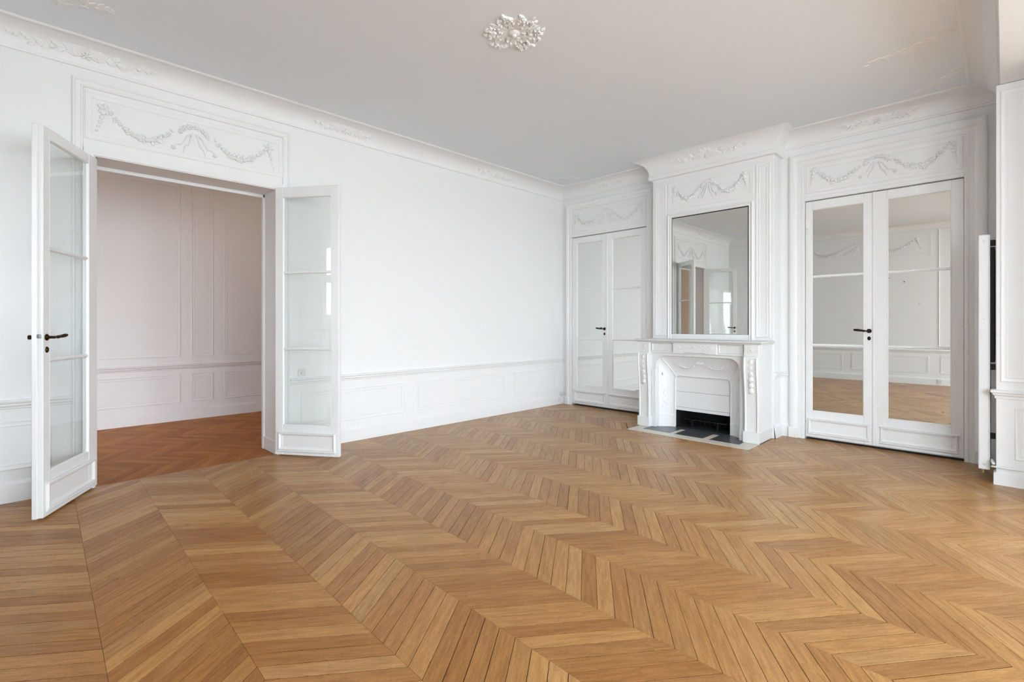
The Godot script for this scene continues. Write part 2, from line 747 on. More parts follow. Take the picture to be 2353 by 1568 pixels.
func frame(called: String, parent: Node, prof: Array, o: Vector3, U: Vector3, N: Vector3, a: float, b: float, y0: float, y1: float, m := "wall_paint") -> MeshInstance3D:
	var k := MB.new()
	k.sweep(prof, rect_path(o, U, N, a, b, y0, y1), N, true)
	return put(called, k, m, parent)


func run(called: String, parent: Node, prof: Array, path: Array, m := "wall_paint") -> MeshInstance3D:
	var k := MB.new()
	k.sweep(prof, path, Vector3.UP, false, 35.0, Vector2(1, 0))
	return put(called, k, m, parent)


# door casing: up, across, down, on a wall with normal N; across points inwards
const CASING := [Vector2(0, 0), Vector2(0, 0.026), Vector2(0.012, 0.036), Vector2(0.035, 0.040), Vector2(0.060, 0.034), Vector2(0.076, 0.024), Vector2(0.080, 0.014), Vector2(0.118, 0.014), Vector2(0.122, 0.018), Vector2(0.132, 0.018), Vector2(0.136, 0.010), Vector2(0.150, 0.010), Vector2(0.150, 0)]


func casing(called: String, parent: Node, prof: Array, o: Vector3, U: Vector3, N: Vector3, a: float, b: float, y1: float, y0 := 0.0) -> MeshInstance3D:
	var p := [o + U * a + Vector3.UP * y0, o + U * a + Vector3.UP * y1, o + U * b + Vector3.UP * y1, o + U * b + Vector3.UP * y0]
	var t: Vector3 = (p[1] - p[0]).normalized()
	if N.cross(t).dot(p[2] - p[1]) < 0.0:
		p.reverse()
	var k := MB.new()
	k.sweep(prof, p, N, false)
	return put(called, k, "wood_paint", parent)


func build_left_wall() -> void:
	var w := thing("wall_left", "long white panelled wall with a wide double door opening", "wall", Vector3.ZERO, "", "structure")
	var b := MB.new()
	b.box(Vector3(XD - 0.2, 0, ZA - 0.34), Vector3(0.414, TOP, ZA))
	b.box(Vector3(1.745, 0, ZA - 0.34), Vector3(XB + 0.3, TOP, ZA))
	b.box(Vector3(0.414, 2.545, ZA - 0.34), Vector3(1.745, TOP, ZA))
	put("plaster_face", b, "wall_paint", w)
	var N := Vector3(0, 0, 1)
	var U := Vector3(1, 0, 0)
	var o := Vector3(0, 0, ZA)
	# casing that frames the opening and runs up round the panel above it
	var prof := [Vector2(0, 0), Vector2(0, 0.014), Vector2(0.006, 0.020), Vector2(0.014, 0.020), Vector2(0.020, 0.012), Vector2(0.100, 0.012), Vector2(0.106, 0.020), Vector2(0.118, 0.020), Vector2(0.124, 0.010), Vector2(0.131, 0.010), Vector2(0.131, 0)]
	var side := [Vector2(0, 0), Vector2(0, 0.014), Vector2(0.006, 0.020), Vector2(0.014, 0.020), Vector2(0.020, 0.012), Vector2(0.046, 0.012), Vector2(0.052, 0.018), Vector2(0.060, 0.016), Vector2(0.064, 0.006), Vector2(0.064, 0)]
	casing("door_casing", w, side, o, U, N, 0.280, 1.864, 3.112)
	# inner leaf-side band and head
	var inner := [Vector2(0, 0), Vector2(0, 0.012), Vector2(0.012, 0.016), Vector2(0.030, 0.016), Vector2(0.038, 0.022), Vector2(0.060, 0.022), Vector2(0.064, 0.014), Vector2(0.068, 0.014), Vector2(0.068, 0)]
	casing("door_architrave", w, inner, o, U, N, 0.346, 1.813, 2.603)
	frame("overdoor_frame", w, PANEL, o, U, N, 0.352, 1.808, 2.662, 3.022)
	# door stop at the back of the reveal
	var st := MB.new()
	st.box(Vector3(0.414, 2.515, ZA - 0.34), Vector3(1.745, 2.545, ZA - 0.31), 0.003)
	st.box(Vector3(1.727, 0.0, ZA - 0.355), Vector3(1.750, 2.545, ZA - 0.31), 0.003)
	st.box(Vector3(0.409, 0.0, ZA - 0.355), Vector3(0.430, 2.545, ZA - 0.31), 0.003)
	put("door_stop", st, "wood_paint", w)
	var pl := MB.new()
	pl.box(Vector3(1.733, 0.0, ZA - 0.352), Vector3(1.75, 0.125, ZA - 0.012), 0.004)
	put("plinth_block", pl, "wood_paint", w)
	# dado
	run("chair_rail", w, CHAIR, [Vector3(XB, 0, ZA), Vector3(1.864, 0, ZA)])
	run("chair_rail", w, CHAIR, [Vector3(0.280, 0, ZA), Vector3(XD, 0, ZA)])
	frame("dado_panel", w, PANEL, o, U, N, 1.98, 3.175, 0.222, 0.572)
	frame("dado_panel", w, PANEL, o, U, N, 3.355, 4.80, 0.222, 0.572)
	frame("dado_panel", w, PANEL, o, U, N, 4.97, 5.93, 0.222, 0.572)
	frame("dado_panel", w, PANEL, o, U, N, -0.93, 0.172, 0.222, 0.572)
	var bb := MB.new()
	bb.sweep(BASE, [Vector3(XB, 0, ZA), Vector3(1.864, 0, ZA)], Vector3.UP, false, 35.0, Vector2(1, 0))
	bb.sweep(BASE, [Vector3(0.280, 0, ZA), Vector3(XD, 0, ZA)], Vector3.UP, false, 35.0, Vector2(1, 0))
	tag(put("baseboard_left", bb, "wood_paint"), "tall white baseboard along the foot of the left wall", "baseboard", "", "structure")


func build_right_wall() -> void:
	var w := thing("wall_right", "white fireplace wall with two mirrored door recesses and chimney breast", "wall", Vector3.ZERO, "", "structure")
	var b := MB.new()
	var d := 0.11
	b.box(Vector3(XB + d, 0, ZA), Vector3(XB + 0.3, TOP, 0.0))
	# face pieces round the two door recesses
	var rec := [[-4.760, -3.468], [-1.548, -0.260]]
	b.box(Vector3(XB, 0, ZA), Vector3(XB + d, TOP, rec[0][0]))
	b.box(Vector3(XB, 0, rec[0][1]), Vector3(XB + d, TOP, rec[1][0]))
	b.box(Vector3(XB, 0, rec[1][1]), Vector3(XB + d, TOP, 0.0))
	for r in rec:
		b.box(Vector3(XB, 2.588, r[0]), Vector3(XB + d, TOP, r[1]))
	put("plaster_face", b, "wall_paint", w)
	var cb := MB.new()
	cb.box(Vector3(XCH, 0.72, -3.24), Vector3(XB, TOP, -1.786), 0.004)
	cb.box(Vector3(XCH, 0.0, -3.24), Vector3(XB, 0.72, -2.86), 0.0)
	cb.box(Vector3(XCH, 0.0, -2.15), Vector3(XB, 0.72, -1.786), 0.0)
	put("chimney_breast", cb, "wall_paint", w)
	var N := Vector3(-1, 0, 0)
	var U := Vector3(0, 0, 1)
	var o := Vector3(XB, 0, 0)
	casing("door_casing", w, CASING, o, U, N, -1.694, -0.112, 3.105)
	var small := [Vector2(0, 0), Vector2(0, 0.022), Vector2(0.010, 0.030), Vector2(0.030, 0.034), Vector2(0.052, 0.028), Vector2(0.062, 0.014), Vector2(0.088, 0.014), Vector2(0.092, 0.018), Vector2(0.100, 0.016), Vector2(0.104, 0.0)]
	casing("door_casing", w, small, o, U, N, -4.864, -3.364, 3.105)
	var head := [Vector2(0, 0), Vector2(0, 0.014), Vector2(0.012, 0.020), Vector2(0.028, 0.020), Vector2(0.036, 0.012), Vector2(0.05, 0.010), Vector2(0.05, 0)]
	for r in [[-1.56, -0.248], [-4.772, -3.456]]:
		var k := MB.new()
		k.box(Vector3(XB - 0.016, 2.588, r[0] + 0.012), Vector3(XB, 2.628, r[1] - 0.012), 0.004)
		put("door_head", k, "wood_paint", w)
	frame("overdoor_frame", w, PANEL, o, U, N, -1.535, -0.272, 2.665, 2.965)
	frame("overdoor_frame", w, PANEL, o, U, N, -4.75, -3.478, 2.665, 2.965)
	for z in [[-1.702, -1.606], [-0.200, -0.104], [-4.868, -4.796]]:
		var k := MB.new()
		k.box(Vector3(XB - 0.046, 0, z[0]), Vector3(XB, 0.115, z[1]), 0.006)
		put("plinth_block", k, "wood_paint", w)
	# mouldings of the chimney breast above the mantelpiece
	var oc := Vector3(XCH, 0, 0)
	var bead := [Vector2(0, 0), Vector2(0, 0.010), Vector2(0.006, 0.020), Vector2(0.016, 0.024), Vector2(0.024, 0.018), Vector2(0.028, 0.008), Vector2(0.034, 0.008), Vector2(0.038, 0.016), Vector2(0.046, 0.018), Vector2(0.052, 0.012), Vector2(0.054, 0.0)]
	casing("mirror_surround", w, bead, oc, U, N, -3.030, -1.993, 2.640, 1.062)
	frame("pilaster_panel", w, PANEL, oc, U, N, -3.205, -3.050, 1.095, 3.03)
	frame("pilaster_panel", w, PANEL, oc, U, N, -1.973, -1.818, 1.095, 3.03)
	frame("upper_panel", w, PANEL, oc, U, N, -3.030, -1.993, 2.685, 3.03)
	# stub of chair rail and baseboard on the flank of the breast and wall
	run("chair_rail", w, CHAIR, [Vector3(XB, 0, -1.700), Vector3(XB, 0, -1.786), Vector3(XCH, 0, -1.786)])
	run("chair_rail", w, CHAIR, [Vector3(XCH, 0, -3.24), Vector3(XB, 0, -3.24), Vector3(XB, 0, -3.37)])
	run("chair_rail", w, CHAIR, [Vector3(XB, 0, -4.862), Vector3(XB, 0, ZA)])
	var bb := MB.new()
	bb.sweep(BASE, [Vector3(XB, 0, -1.698), Vector3(XB, 0, -1.786), Vector3(XCH, 0, -1.786)], Vector3.UP, false, 35.0, Vector2(1, 0))
	bb.sweep(BASE, [Vector3(XB, 0, -4.864), Vector3(XB, 0, ZA)], Vector3.UP, false, 35.0, Vector2(1, 0))
	tag(put("baseboard_right", bb, "wood_paint"), "short white baseboard pieces in the corners of the fireplace wall", "baseboard", "", "structure")


func build_other_walls() -> void:
	# wall opposite the fireplace, seen only in the mirrors
	var w := thing("wall_front", "white panelled wall reflected in the mirrored doors", "wall", Vector3.ZERO, "", "structure")
	var b := MB.new()
	var x0 := XD - 0.22
	var z0 := -4.34
	var z1 := -3.90
	b.box(Vector3(x0, 0, ZA), Vector3(XD, TOP, z0))
	b.box(Vector3(x0, 0, z1), Vector3(XD, TOP, SZ[0] - 0.55))
	b.box(Vector3(x0, 0, SZ[0] + 0.55), Vector3(XD, TOP, SZ[1] - 0.55))
	b.box(Vector3(x0, 0, SZ[1] + 0.55), Vector3(XD, TOP, ZW))
	for wz in SZ:
		b.box(Vector3(x0, 0, wz - 0.55), Vector3(XD, 0.35, wz + 0.55))
		b.box(Vector3(x0, 2.95, wz - 0.55), Vector3(XD, TOP, wz + 0.55))
	b.box(Vector3(x0, 0, z0), Vector3(XD, 1.35, z1))
	b.box(Vector3(x0, 2.45, z0), Vector3(XD, TOP, z1))
	for s in 2:    # spandrels of the arched head
		var q := PackedVector2Array()
		var zc := (z0 + z1) / 2.0
		var r := (z1 - z0) / 2.0
		var sg := -1.0 if s == 0 else 1.0
		q.push_back(Vector2(zc + sg * r, 2.45))
		for i in 9:
			var t := PI / 2.0 * i / 8.0
			q.push_back(Vector2(zc + sg * r * cos(t), 2.23 + r * sin(t)))
		b.prism(q, Vector3.ZERO, Vector3(0, 0, 1), Vector3.UP, Vector3(1, 0, 0), x0, XD)
	put("plaster_face", b, "wall_paint", w)
	var N := Vector3(1, 0, 0)
	var U := Vector3(0, 0, 1)
	var o := Vector3(XD, 0, 0)
	run("chair_rail", w, CHAIR, [Vector3(XD, 0, ZA), Vector3(XD, 0, ZW)])
	for p in [[-4.8, -3.85], [-3.69, -2.605], [-2.445, -1.105], [-0.93, -0.2]]:
		frame("dado_panel", w, PANEL, o, U, N, p[0], p[1], 0.235, 0.59)
	frame("upper_frame", w, PANEL, o, U, N, -3.55, -1.066, 2.70, 3.14)
	var fb := MB.new()
	fb.sweep([Vector2(0, 0), Vector2(0, 0.012), Vector2(0.01, 0.014), Vector2(0.014, 0)], [Vector3(XD, 0.72, -0.956), Vector3(XD, 3.2, -0.956)], N, false)
	put("panel_edge", fb, "wall_paint", w)
	var bb := MB.new()
	bb.sweep(BASE, [Vector3(XD, 0, ZA), Vector3(XD, 0, ZW)], Vector3.UP, false, 35.0, Vector2(1, 0))
	tag(put("baseboard_front", bb, "wood_paint"), "white baseboard of the wall reflected in the mirrored doors", "baseboard", "", "structure")
	# small arched window in that wall
	var wn := thing("window_4", "small arched window whose light glints in the open glazed door leaf", "window", Vector3(XD - 0.12, 1.35, -4.12), "", "structure")
	var fr := MB.new()
	fr.box(Vector3(-0.03, 0, -0.22), Vector3(0.03, 1.1, -0.19), 0.004)
	fr.box(Vector3(-0.03, 0, 0.19), Vector3(0.03, 1.1, 0.22), 0.004)
	fr.box(Vector3(-0.03, 0, -0.19), Vector3(0.03, 0.05, 0.19), 0.004)
	fr.box(Vector3(-0.03, 0.54, -0.19), Vector3(0.03, 0.66, 0.19), 0.004)
	put("window_frame", fr, "wood_paint", wn)
	var pn := MB.new()
	pn.box(Vector3(-0.003, 0.05, -0.19), Vector3(0.003, 1.1, 0.19))
	put("pane", pn, "glass", wn)
	for i in 2:  # unseen side windows, added to brighten the fireplace wall
		casement("window_%d" % (5 + i), ["added tall side window of the bay, lights the fireplace wall, nearer one", "added tall side window of the bay, lights the fireplace wall, farther one"][i], Transform3D(Basis(Vector3.UP, -PI / 2.0), Vector3(XD - 0.12, 0.35, SZ[i] - 0.55)), 1.1)

	# beam over the opening to the window bay
	var lt := MB.new()
	lt.box(Vector3(XD, 3.11, ZC), Vector3(XP, TOP, 0.24), 0.004)
	tag(put("wall_beam", lt, "wall_paint"), "white beam over the opening between the room and the window bay", "wall", "", "structure")
	# pier and end wall of the bay
	var p := thing("wall_near", "white panelled pier at the right edge beside the radiator", "wall", Vector3.ZERO, "", "structure")
	var pb := MB.new()
	pb.box(Vector3(XP + 0.02, 0, ZC), Vector3(XB + 0.3, TOP, ZW + 0.2))
	put("plaster_face", pb, "wall_paint", p)
	var pc := MB.new()
	pc.box(Vector3(XP, 0, -0.050), Vector3(XP + 0.02, 3.11, ZW), 0.003)
	pc.box(Vector3(XP + 0.001, 0, -0.050), Vector3(XB, 3.11, ZC), 0.003)
	put("boarding", pc, "wood_paint", p)
	pc = MB.new()
	pc.box(Vector3(4.93, 0, 0.32), Vector3(XP, 3.11, 0.62), 0.006)  # added out of view to shade the pier from the bay windows
	put("pilaster", pc, "wood_paint", p)
	var Np := Vector3(-1, 0, 0)
	var op := Vector3(XP, 0, 0)
	var rail := [Vector2(0, 0.668), Vector2(0.006, 0.672), Vector2(0.008, 0.690), Vector2(0.018, 0.700), Vector2(0.020, 0.712), Vector2(0.030, 0.718), Vector2(0.032, 0.730), Vector2(0.024, 0.738), Vector2(0, 0.740)]
	run("chair_rail", p, rail, [Vector3(XP, 0, ZW), Vector3(XP, 0, -0.050), Vector3(XP + 0.12, 0, -0.050)], "wood_paint")
	frame("dado_panel", p, PANEL, op, Vector3(0, 0, 1), Np, 0.052, 1.5, 0.205, 0.605, "wood_paint")
	frame("upper_panel", p, PANEL, op, Vector3(0, 0, 1), Np, -0.027, 1.6, 0.80, 3.06, "wood_paint")
	var bs := MB.new()
	bs.sweep([Vector2(0.014, 0.0), Vector2(0.014, 0.088), Vector2(0.008, 0.094), Vector2(0, 0.096)], [Vector3(XP, 0, ZW), Vector3(XP, 0, -0.050), Vector3(XP + 0.1, 0, -0.050)], Vector3.UP, false, 35.0, Vector2(1, 0))
	tag(put("baseboard_near", bs, "wood_paint"), "white baseboard at the foot of the pier by the radiator", "baseboard", "", "structure")
	# window wall behind the camera
	var ww := thing("wall_rear", "white window wall behind the viewpoint", "wall", Vector3.ZERO, "", "structure")
	var wb := MB.new()
	var xs := [XD - 0.22, WX[0] - 0.625, WX[0] + 0.625, WX[1] - 0.625, WX[1] + 0.625, WX[2] - 0.625, WX[2] + 0.625, XB + 0.3]
	for i in 4:
		wb.box(Vector3(xs[2 * i], 0, ZW), Vector3(xs[2 * i + 1], TOP, ZW + 0.2))
	for i in 3:
		wb.box(Vector3(xs[2 * i + 1], 2.95, ZW), Vector3(xs[2 * i + 2], TOP, ZW + 0.2))
		wb.box(Vector3(xs[2 * i + 1], 0, ZW), Vector3(xs[2 * i + 2], 0.35, ZW + 0.2))
	put("plaster_face", wb, "wall_paint", ww)
	for i in 3:
		casement("window_%d" % (i + 1), ["tall casement window behind the viewpoint at the left", "tall casement window behind the viewpoint in the middle", "tall casement window behind the viewpoint at the right"][i], Transform3D(Basis(), Vector3(xs[2 * i + 1], 0.35, ZW + 0.12)), 1.25)


func casement(called: String, label: String, xf: Transform3D, w: float) -> void:
	var wi := thing(called, label, "window", xf.origin, "", "structure")
	wi.basis = xf.basis
	var f := MB.new()
	f.box(Vector3(0, 0, -0.03), Vector3(0.06, 2.6, 0.03), 0.004)
	f.box(Vector3(w - 0.06, 0, -0.03), Vector3(w, 2.6, 0.03), 0.004)
	f.box(Vector3(w / 2 - 0.03, 0.06, -0.035), Vector3(w / 2 + 0.03, 2.54, 0.035), 0.004)
	f.box(Vector3(0.06, 0, -0.03), Vector3(w - 0.06, 0.06, 0.03), 0.004)
	f.box(Vector3(0.06, 2.54, -0.03), Vector3(w - 0.06, 2.6, 0.03), 0.004)
	f.box(Vector3(0.06, 1.9, -0.02), Vector3(w - 0.06, 1.94, 0.02), 0.004)
	put("window_frame", f, "wood_paint", wi)
	for s in 2:
		var g := MB.new()
		g.box(Vector3(0.06 + (w / 2 - 0.03) * s, 0.06, -0.003), Vector3(w / 2 - 0.03 + (w / 2 - 0.03) * s, 2.54, 0.003))
		put("pane", g, "glass", wi)


func build_cornice() -> void:
	# (out from wall, height): picture line, cove, ceiling fillets
	var prof := [Vector2(0, 3.186), Vector2(0.012, 3.190), Vector2(0.016, 3.204), Vector2(0.010, 3.212), Vector2(0.012, 3.224), Vector2(0.022, 3.255), Vector2(0.045, 3.288), Vector2(0.080, 3.312), Vector2(0.112, 3.326), Vector2(0.140, 3.336), Vector2(0.168, 3.341), Vector2(0.176, 3.338), Vector2(0.190, 3.339), Vector2(0.200, 3.346), Vector2(0.206, 3.352)]
	var k := MB.new()
	# counter-clockwise seen from above, so that "across" points into the room
	k.sweep(prof, [Vector3(XB, 0, -1.786), Vector3(XB, 0, ZA), Vector3(XD, 0, ZA), Vector3(XD, 0, ZC), Vector3(XB, 0, ZC), Vector3(XB, 0, -1.786)], Vector3.UP, false, 35.0, Vector2(1, 0), false)
	tag(put("trim_1", k, "plaster"), "white plaster cornice round the top of the walls", "cornice", "", "structure")
	var heavy := [Vector2(0, 3.105), Vector2(0.034, 3.108), Vector2(0.040, 3.118), Vector2(0.044, 3.150), Vector2(0.034, 3.160), Vector2(0.034, 3.200), Vector2(0.050, 3.250), Vector2(0.085, 3.298), Vector2(0.120, 3.322), Vector2(0.150, 3.338), Vector2(0.180, 3.347), Vector2(0.195, 3.352)]
	var h := MB.new()
	h.sweep(heavy, [Vector3(XB, 0, -1.786), Vector3(XCH, 0, -1.786), Vector3(XCH, 0, -3.24), Vector3(XB, 0, -3.24)], Vector3.UP, false, 35.0, Vector2(1, 0), false)
	tag(put("trim_2", h, "plaster"), "heavier white cornice wrapping the top of the chimney breast", "cornice", "", "structure")


# ---------------------------------------------------------------- doors
# a leaf in its own axes: x from the hinge to the free edge, y up, front face towards +z
func leaf(o: Node3D, w: float, y0: float, y1: float, sh: float, sf: float, pane_y0: float, pane_y1: float, bars: Array, th: float, pane_mat: String) -> void:
	var hz := th / 2.0
	var k := MB.new()
	k.box(Vector3(0, y0, -hz), Vector3(sh, y1, hz), 0.004)
	put("stile", k, "wood_paint", o)
	k = MB.new()
	k.box(Vector3(w - sf, y0, -hz), Vector3(w, y1, hz), 0.004)
	put("stile", k, "wood_paint", o)
	k = MB.new()
	k.box(Vector3(sh, pane_y1, -hz + 0.0015), Vector3(w - sf, y1, hz - 0.0015), 0.003)
	put("top_rail", k, "wood_paint", o)
	k = MB.new()
	k.box(Vector3(sh, y0, -hz + 0.0015), Vector3(w - sf, pane_y0, hz - 0.0015), 0.003)
	put("bottom_rail", k, "wood_paint", o)
	var ys := [pane_y0] + bars + [pane_y1]
	var gb := 0.013
	for y in bars:
		k = MB.new()
		var q := PackedVector2Array([Vector2(-hz + 0.004, -0.005), Vector2(-hz + 0.012, -gb), Vector2(hz - 0.012, -gb), Vector2(hz - 0.004, -0.005), Vector2(hz - 0.004, 0.005), Vector2(hz - 0.012, gb), Vector2(-hz + 0.012, gb), Vector2(-hz + 0.004, 0.005)])
		k.prism(q, Vector3(0, y, 0), Vector3(0, 0, 1), Vector3.UP, Vector3.RIGHT, sh - 0.012, w - sf + 0.012)
		put("glazing_bar", k, "wood_paint", o)
	for i in ys.size() - 1:
		k = MB.new()
		var a: float = ys[i] + (0.0 if i == 0 else gb * 0.6)
		var b: float = ys[i + 1] - (0.0 if i == ys.size() - 2 else gb * 0.6)
		k.box(Vector3(sh - 0.004, a - 0.004, 0.002), Vector3(w - sf + 0.004, b + 0.004, 0.006))
		put("pane", k, pane_mat, o)
	# putty bead round the glazing on the front
	var bead := [Vector2(0, 0), Vector2(0, 0.001), Vector2(0.004, 0.003), Vector2(0.009, -0.004), Vector2(0.011, -0.010), Vector2(0.011, -0.014)]
	k = MB.new()
	k.sweep(bead, rect_path(Vector3(0, 0, hz - 0.002), Vector3.RIGHT, Vector3.BACK, sh - 0.002, w - sf + 0.002, pane_y0 - 0.002, pane_y1 + 0.002), Vector3.BACK, true)
	put("glazing_bead", k, "wood_paint", o)
	# apron panel below
	var bol := [Vector2(0, 0), Vector2(0.001, 0.010), Vector2(0.006, 0.016), Vector2(0.014, 0.016), Vector2(0.020, 0.009), Vector2(0.026, 0.003), Vector2(0.034, 0.0)]
	k = MB.new()
	k.sweep(bol, rect_path(Vector3(0, 0, hz - 0.0012), Vector3.RIGHT, Vector3.BACK, sh * 0.45, w - sf * 0.45, y0 + 0.045, 0.228), Vector3.BACK, true)
	k.box(Vector3(sh * 0.45 - 0.012, 0.222, hz - 0.002), Vector3(w - sf * 0.45 + 0.012, 0.234, hz + 0.020), 0.004)
	k.box(Vector3(sh * 0.45 - 0.006, y0 + 0.030, hz - 0.002), Vector3(w - sf * 0.45 + 0.006, y0 + 0.050, hz + 0.014), 0.006)
	put("bottom_panel", k, "wood_paint", o)


# lever handle on the front face: rose at (x, y), pointing along sgn * x
func lever(o: Node3D, x: float, y: float, z: float, sgn: float, length: float, m: String, ky: float) -> void:
	var h := MB.new()
	h.lathe([Vector2(0.0, 0.0), Vector2(0.021, 0.0), Vector2(0.022, 0.004), Vector2(0.016, 0.009), Vector2(0.010, 0.014), Vector2(0.008, 0.040), Vector2(0.0, 0.042)], Vector3(x, y, z), Vector3.BACK, 16)
	var path := []
	var rad := []
	for i in 11:
		var t := i / 10.0
		path.append(Vector3(x + sgn * (length * t), y + 0.012 * t * t, z + 0.040 - 0.004 * sin(t * PI)))
		rad.append([0.008, 0.0065, 0.006, 0.0115, 0.0105, 0.0098, 0.0105, 0.0115, 0.0122, 0.0120, 0.008][i])
	h.tube(path, rad, 10)
	h.blob(path[0], Vector3(0.010, 0, 0), Vector3(0, 0.010, 0), Vector3(0, 0, 0.010))
	var hd := put("handle", h, m, o)
	hd.set_meta("label", "dark lever handle")
	var e := MB.new()
	e.lathe([Vector2(0.0, 0.0), Vector2(0.019, 0.0), Vector2(0.020, 0.004), Vector2(0.015, 0.009), Vector2(0.0, 0.010)], Vector3(x, ky, z), Vector3.BACK, 16, 0.75)
	put("keyhole_cover", e, m, o)


func hinge(o: Node3D, x: float, y: float, z: float) -> void:
	var k := MB.new()
	k.box(Vector3(x - 0.010, y - 0.045, z - 0.006), Vector3(x + 0.012, y + 0.045, z + 0.012), 0.005)
	put("hinge", k, "wood_paint", o)


func build_doors() -> void:
	# the two glazed leaves standing open at the left wall
	var l1 := thing("door_1", "open glazed white door leaf at the left with a bronze lever handle", "door", Vector3.ZERO, "", "structure")
	var hp := Vector3(0.423, 0, -4.945)
	var fp := Vector3(0.105, 0, -4.326)
	var dir := (hp - fp).normalized()
	l1.position = fp - dir.cross(Vector3.UP) * 0.017     # local x runs from the free edge to the hinges, front towards the room
	l1.basis = Basis(dir, Vector3.UP, dir.cross(Vector3.UP))
	var wl := hp.distance_to(fp)
	leaf(l1, wl, 0.012, 2.522, 0.070, 0.125, 0.295, 2.452, [1.015, 1.740], 0.042, "glass")
	lever(l1, 0.036, 1.165, 0.021, 1.0, 0.150, "bronze", 1.085)
	var k := MB.new()   # rebate bead and latch on the free edge, knob on the far side
	k.box(Vector3(-0.012, 0.012, -0.034), Vector3(0.0, 2.52, -0.004), 0.004)
	put("meeting_bead", k, "wood_paint", l1)
	k = MB.new()
	k.box(Vector3(-0.016, 1.160, -0.006), Vector3(-0.004, 1.185, 0.014), 0.003)
	put("latch", k, "steel", l1)
	k = MB.new()
	k.lathe([Vector2(0, 0), Vector2(0.018, 0.0), Vector2(0.019, 0.005), Vector2(0.009, 0.010), Vector2(0.008, 0.030), Vector2(0.014, 0.036), Vector2(0.015, 0.046), Vector2(0.0, 0.052)], Vector3(0.03, 1.165, -0.021), Vector3.FORWARD, 14)
	put("knob", k, "bronze", l1)
	for y in [0.35, 1.28, 2.2]:
		hinge(l1, wl, y, -0.02)

	var l2 := thing("door_2", "open glazed white door leaf to the right of the doorway without handle", "door", Vector3.ZERO, "", "structure")
	var h2 := Vector3(1.738, 0, -4.915)
	var f2 := Vector3(2.115, 0, -4.380)
	l2.position = h2
	var d2 := (f2 - h2).normalized()
	var z2 := d2.cross(Vector3.UP)
	var w2 := h2.distance_to(f2)
	var front := z2.dot(-h2) > 0.0
	# the front must look at the viewer: mirror the leaf by hanging it from its other side
	if front:
		l2.basis = Basis(d2, Vector3.UP, z2)
		leaf(l2, w2, 0.012, 2.545, 0.080, 0.078, 0.292, 2.450, [1.016, 1.738], 0.042, "glass")
	else:
		l2.position = f2
		l2.basis = Basis(-d2, Vector3.UP, -z2)
		leaf(l2, w2, 0.012, 2.545, 0.078, 0.080, 0.292, 2.450, [1.016, 1.738], 0.042, "glass")
		k = MB.new()
		k.box(Vector3(-0.012, 0.012, -0.036), Vector3(0.0, 2.545, 0.000), 0.004)
		put("meeting_bead", k, "wood_paint", l2)
		for y in [0.35, 1.28, 2.2]:
			hinge(l2, w2, y, 0.02)
		k = MB.new()
		k.lathe([Vector2(0, 0), Vector2(0.018, 0.0), Vector2(0.019, 0.005), Vector2(0.009, 0.012), Vector2(0.0, 0.014)], Vector3(0.035, 1.165, -0.021), Vector3.FORWARD, 14)
		put("keyhole_cover", k, "bronze", l2)

	# two pairs of mirrored doors in the fireplace wall; local x = +z of the room, front looks to -x
	var xf := XB + 0.030
	var B := Basis(Vector3(0, 0, 1), Vector3.UP, Vector3(-1, 0, 0))
	var spec := [
		["door_3", -4.756, -4.118, 0.093, 0.075, 1, "closed mirrored white door leaf in the far corner with black lever handle"],
		["door_4", -4.112, -3.474, 0.085, 0.085, 0, "closed mirrored white door leaf between far corner door and fireplace"],
		["door_5", -1.544, -0.932, 0.058, 0.085, 1, "closed mirrored white door leaf right of the fireplace with black lever handle"],
		["door_6", -0.928, -0.264, 0.102, 0.086, 0, "closed mirrored white door leaf next to the radiator, rightmost of the pair"],
	]
	for s in spec:
		var d := thing(s[0], s[6], "door", Vector3(xf, 0, s[1]), "", "structure")
		d.basis = B
		var w: float = s[2] - s[1]
		leaf(d, w, 0.026, 2.580, s[3], s[4], 0.307, 2.489, [1.024, 1.764], 0.040, "mirror")
		if s[0] == "door_6":      # spots where the silvering has gone
			for q in [[0.181, 2.486, 0.006], [0.233, 1.662, 0.007], [0.109, 1.705, 0.008], [0.348, 1.443, 0.004], [0.520, 0.426, 0.005], [0.573, 0.330, 0.010]]:
				var sp := MB.new()
				sp.blob(Vector3(q[0], q[1], 0.0062), Vector3(q[2], 0, 0), Vector3(0, q[2] * 0.6, 0), Vector3(0, 0, 0.0008), 4, 8)
				put("mirror_stain", sp, "dark_gap", d)
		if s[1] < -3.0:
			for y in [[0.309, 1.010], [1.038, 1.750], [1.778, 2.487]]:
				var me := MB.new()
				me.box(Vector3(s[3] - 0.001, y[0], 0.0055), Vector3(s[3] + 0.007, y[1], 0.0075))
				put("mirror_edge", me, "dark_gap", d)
		if s[5] == 1:
			lever(d, w - 0.040, 1.180, 0.020, -1.0, 0.125, "black_metal", 1.105)
			var mb := MB.new()
			mb.box(Vector3(w - 0.012, 0.026, 0.018), Vector3(w + 0.020, 2.58, 0.030), 0.004)
			put("cover_strip", mb, "wood_paint", d)
			for y in [0.24, 1.27, 2.33]:
				hinge(d, 0.012, y, 0.020)
		else:
			for y in [0.24, 1.27, 2.33]:
				hinge(d, w - 0.012, y, 0.020)


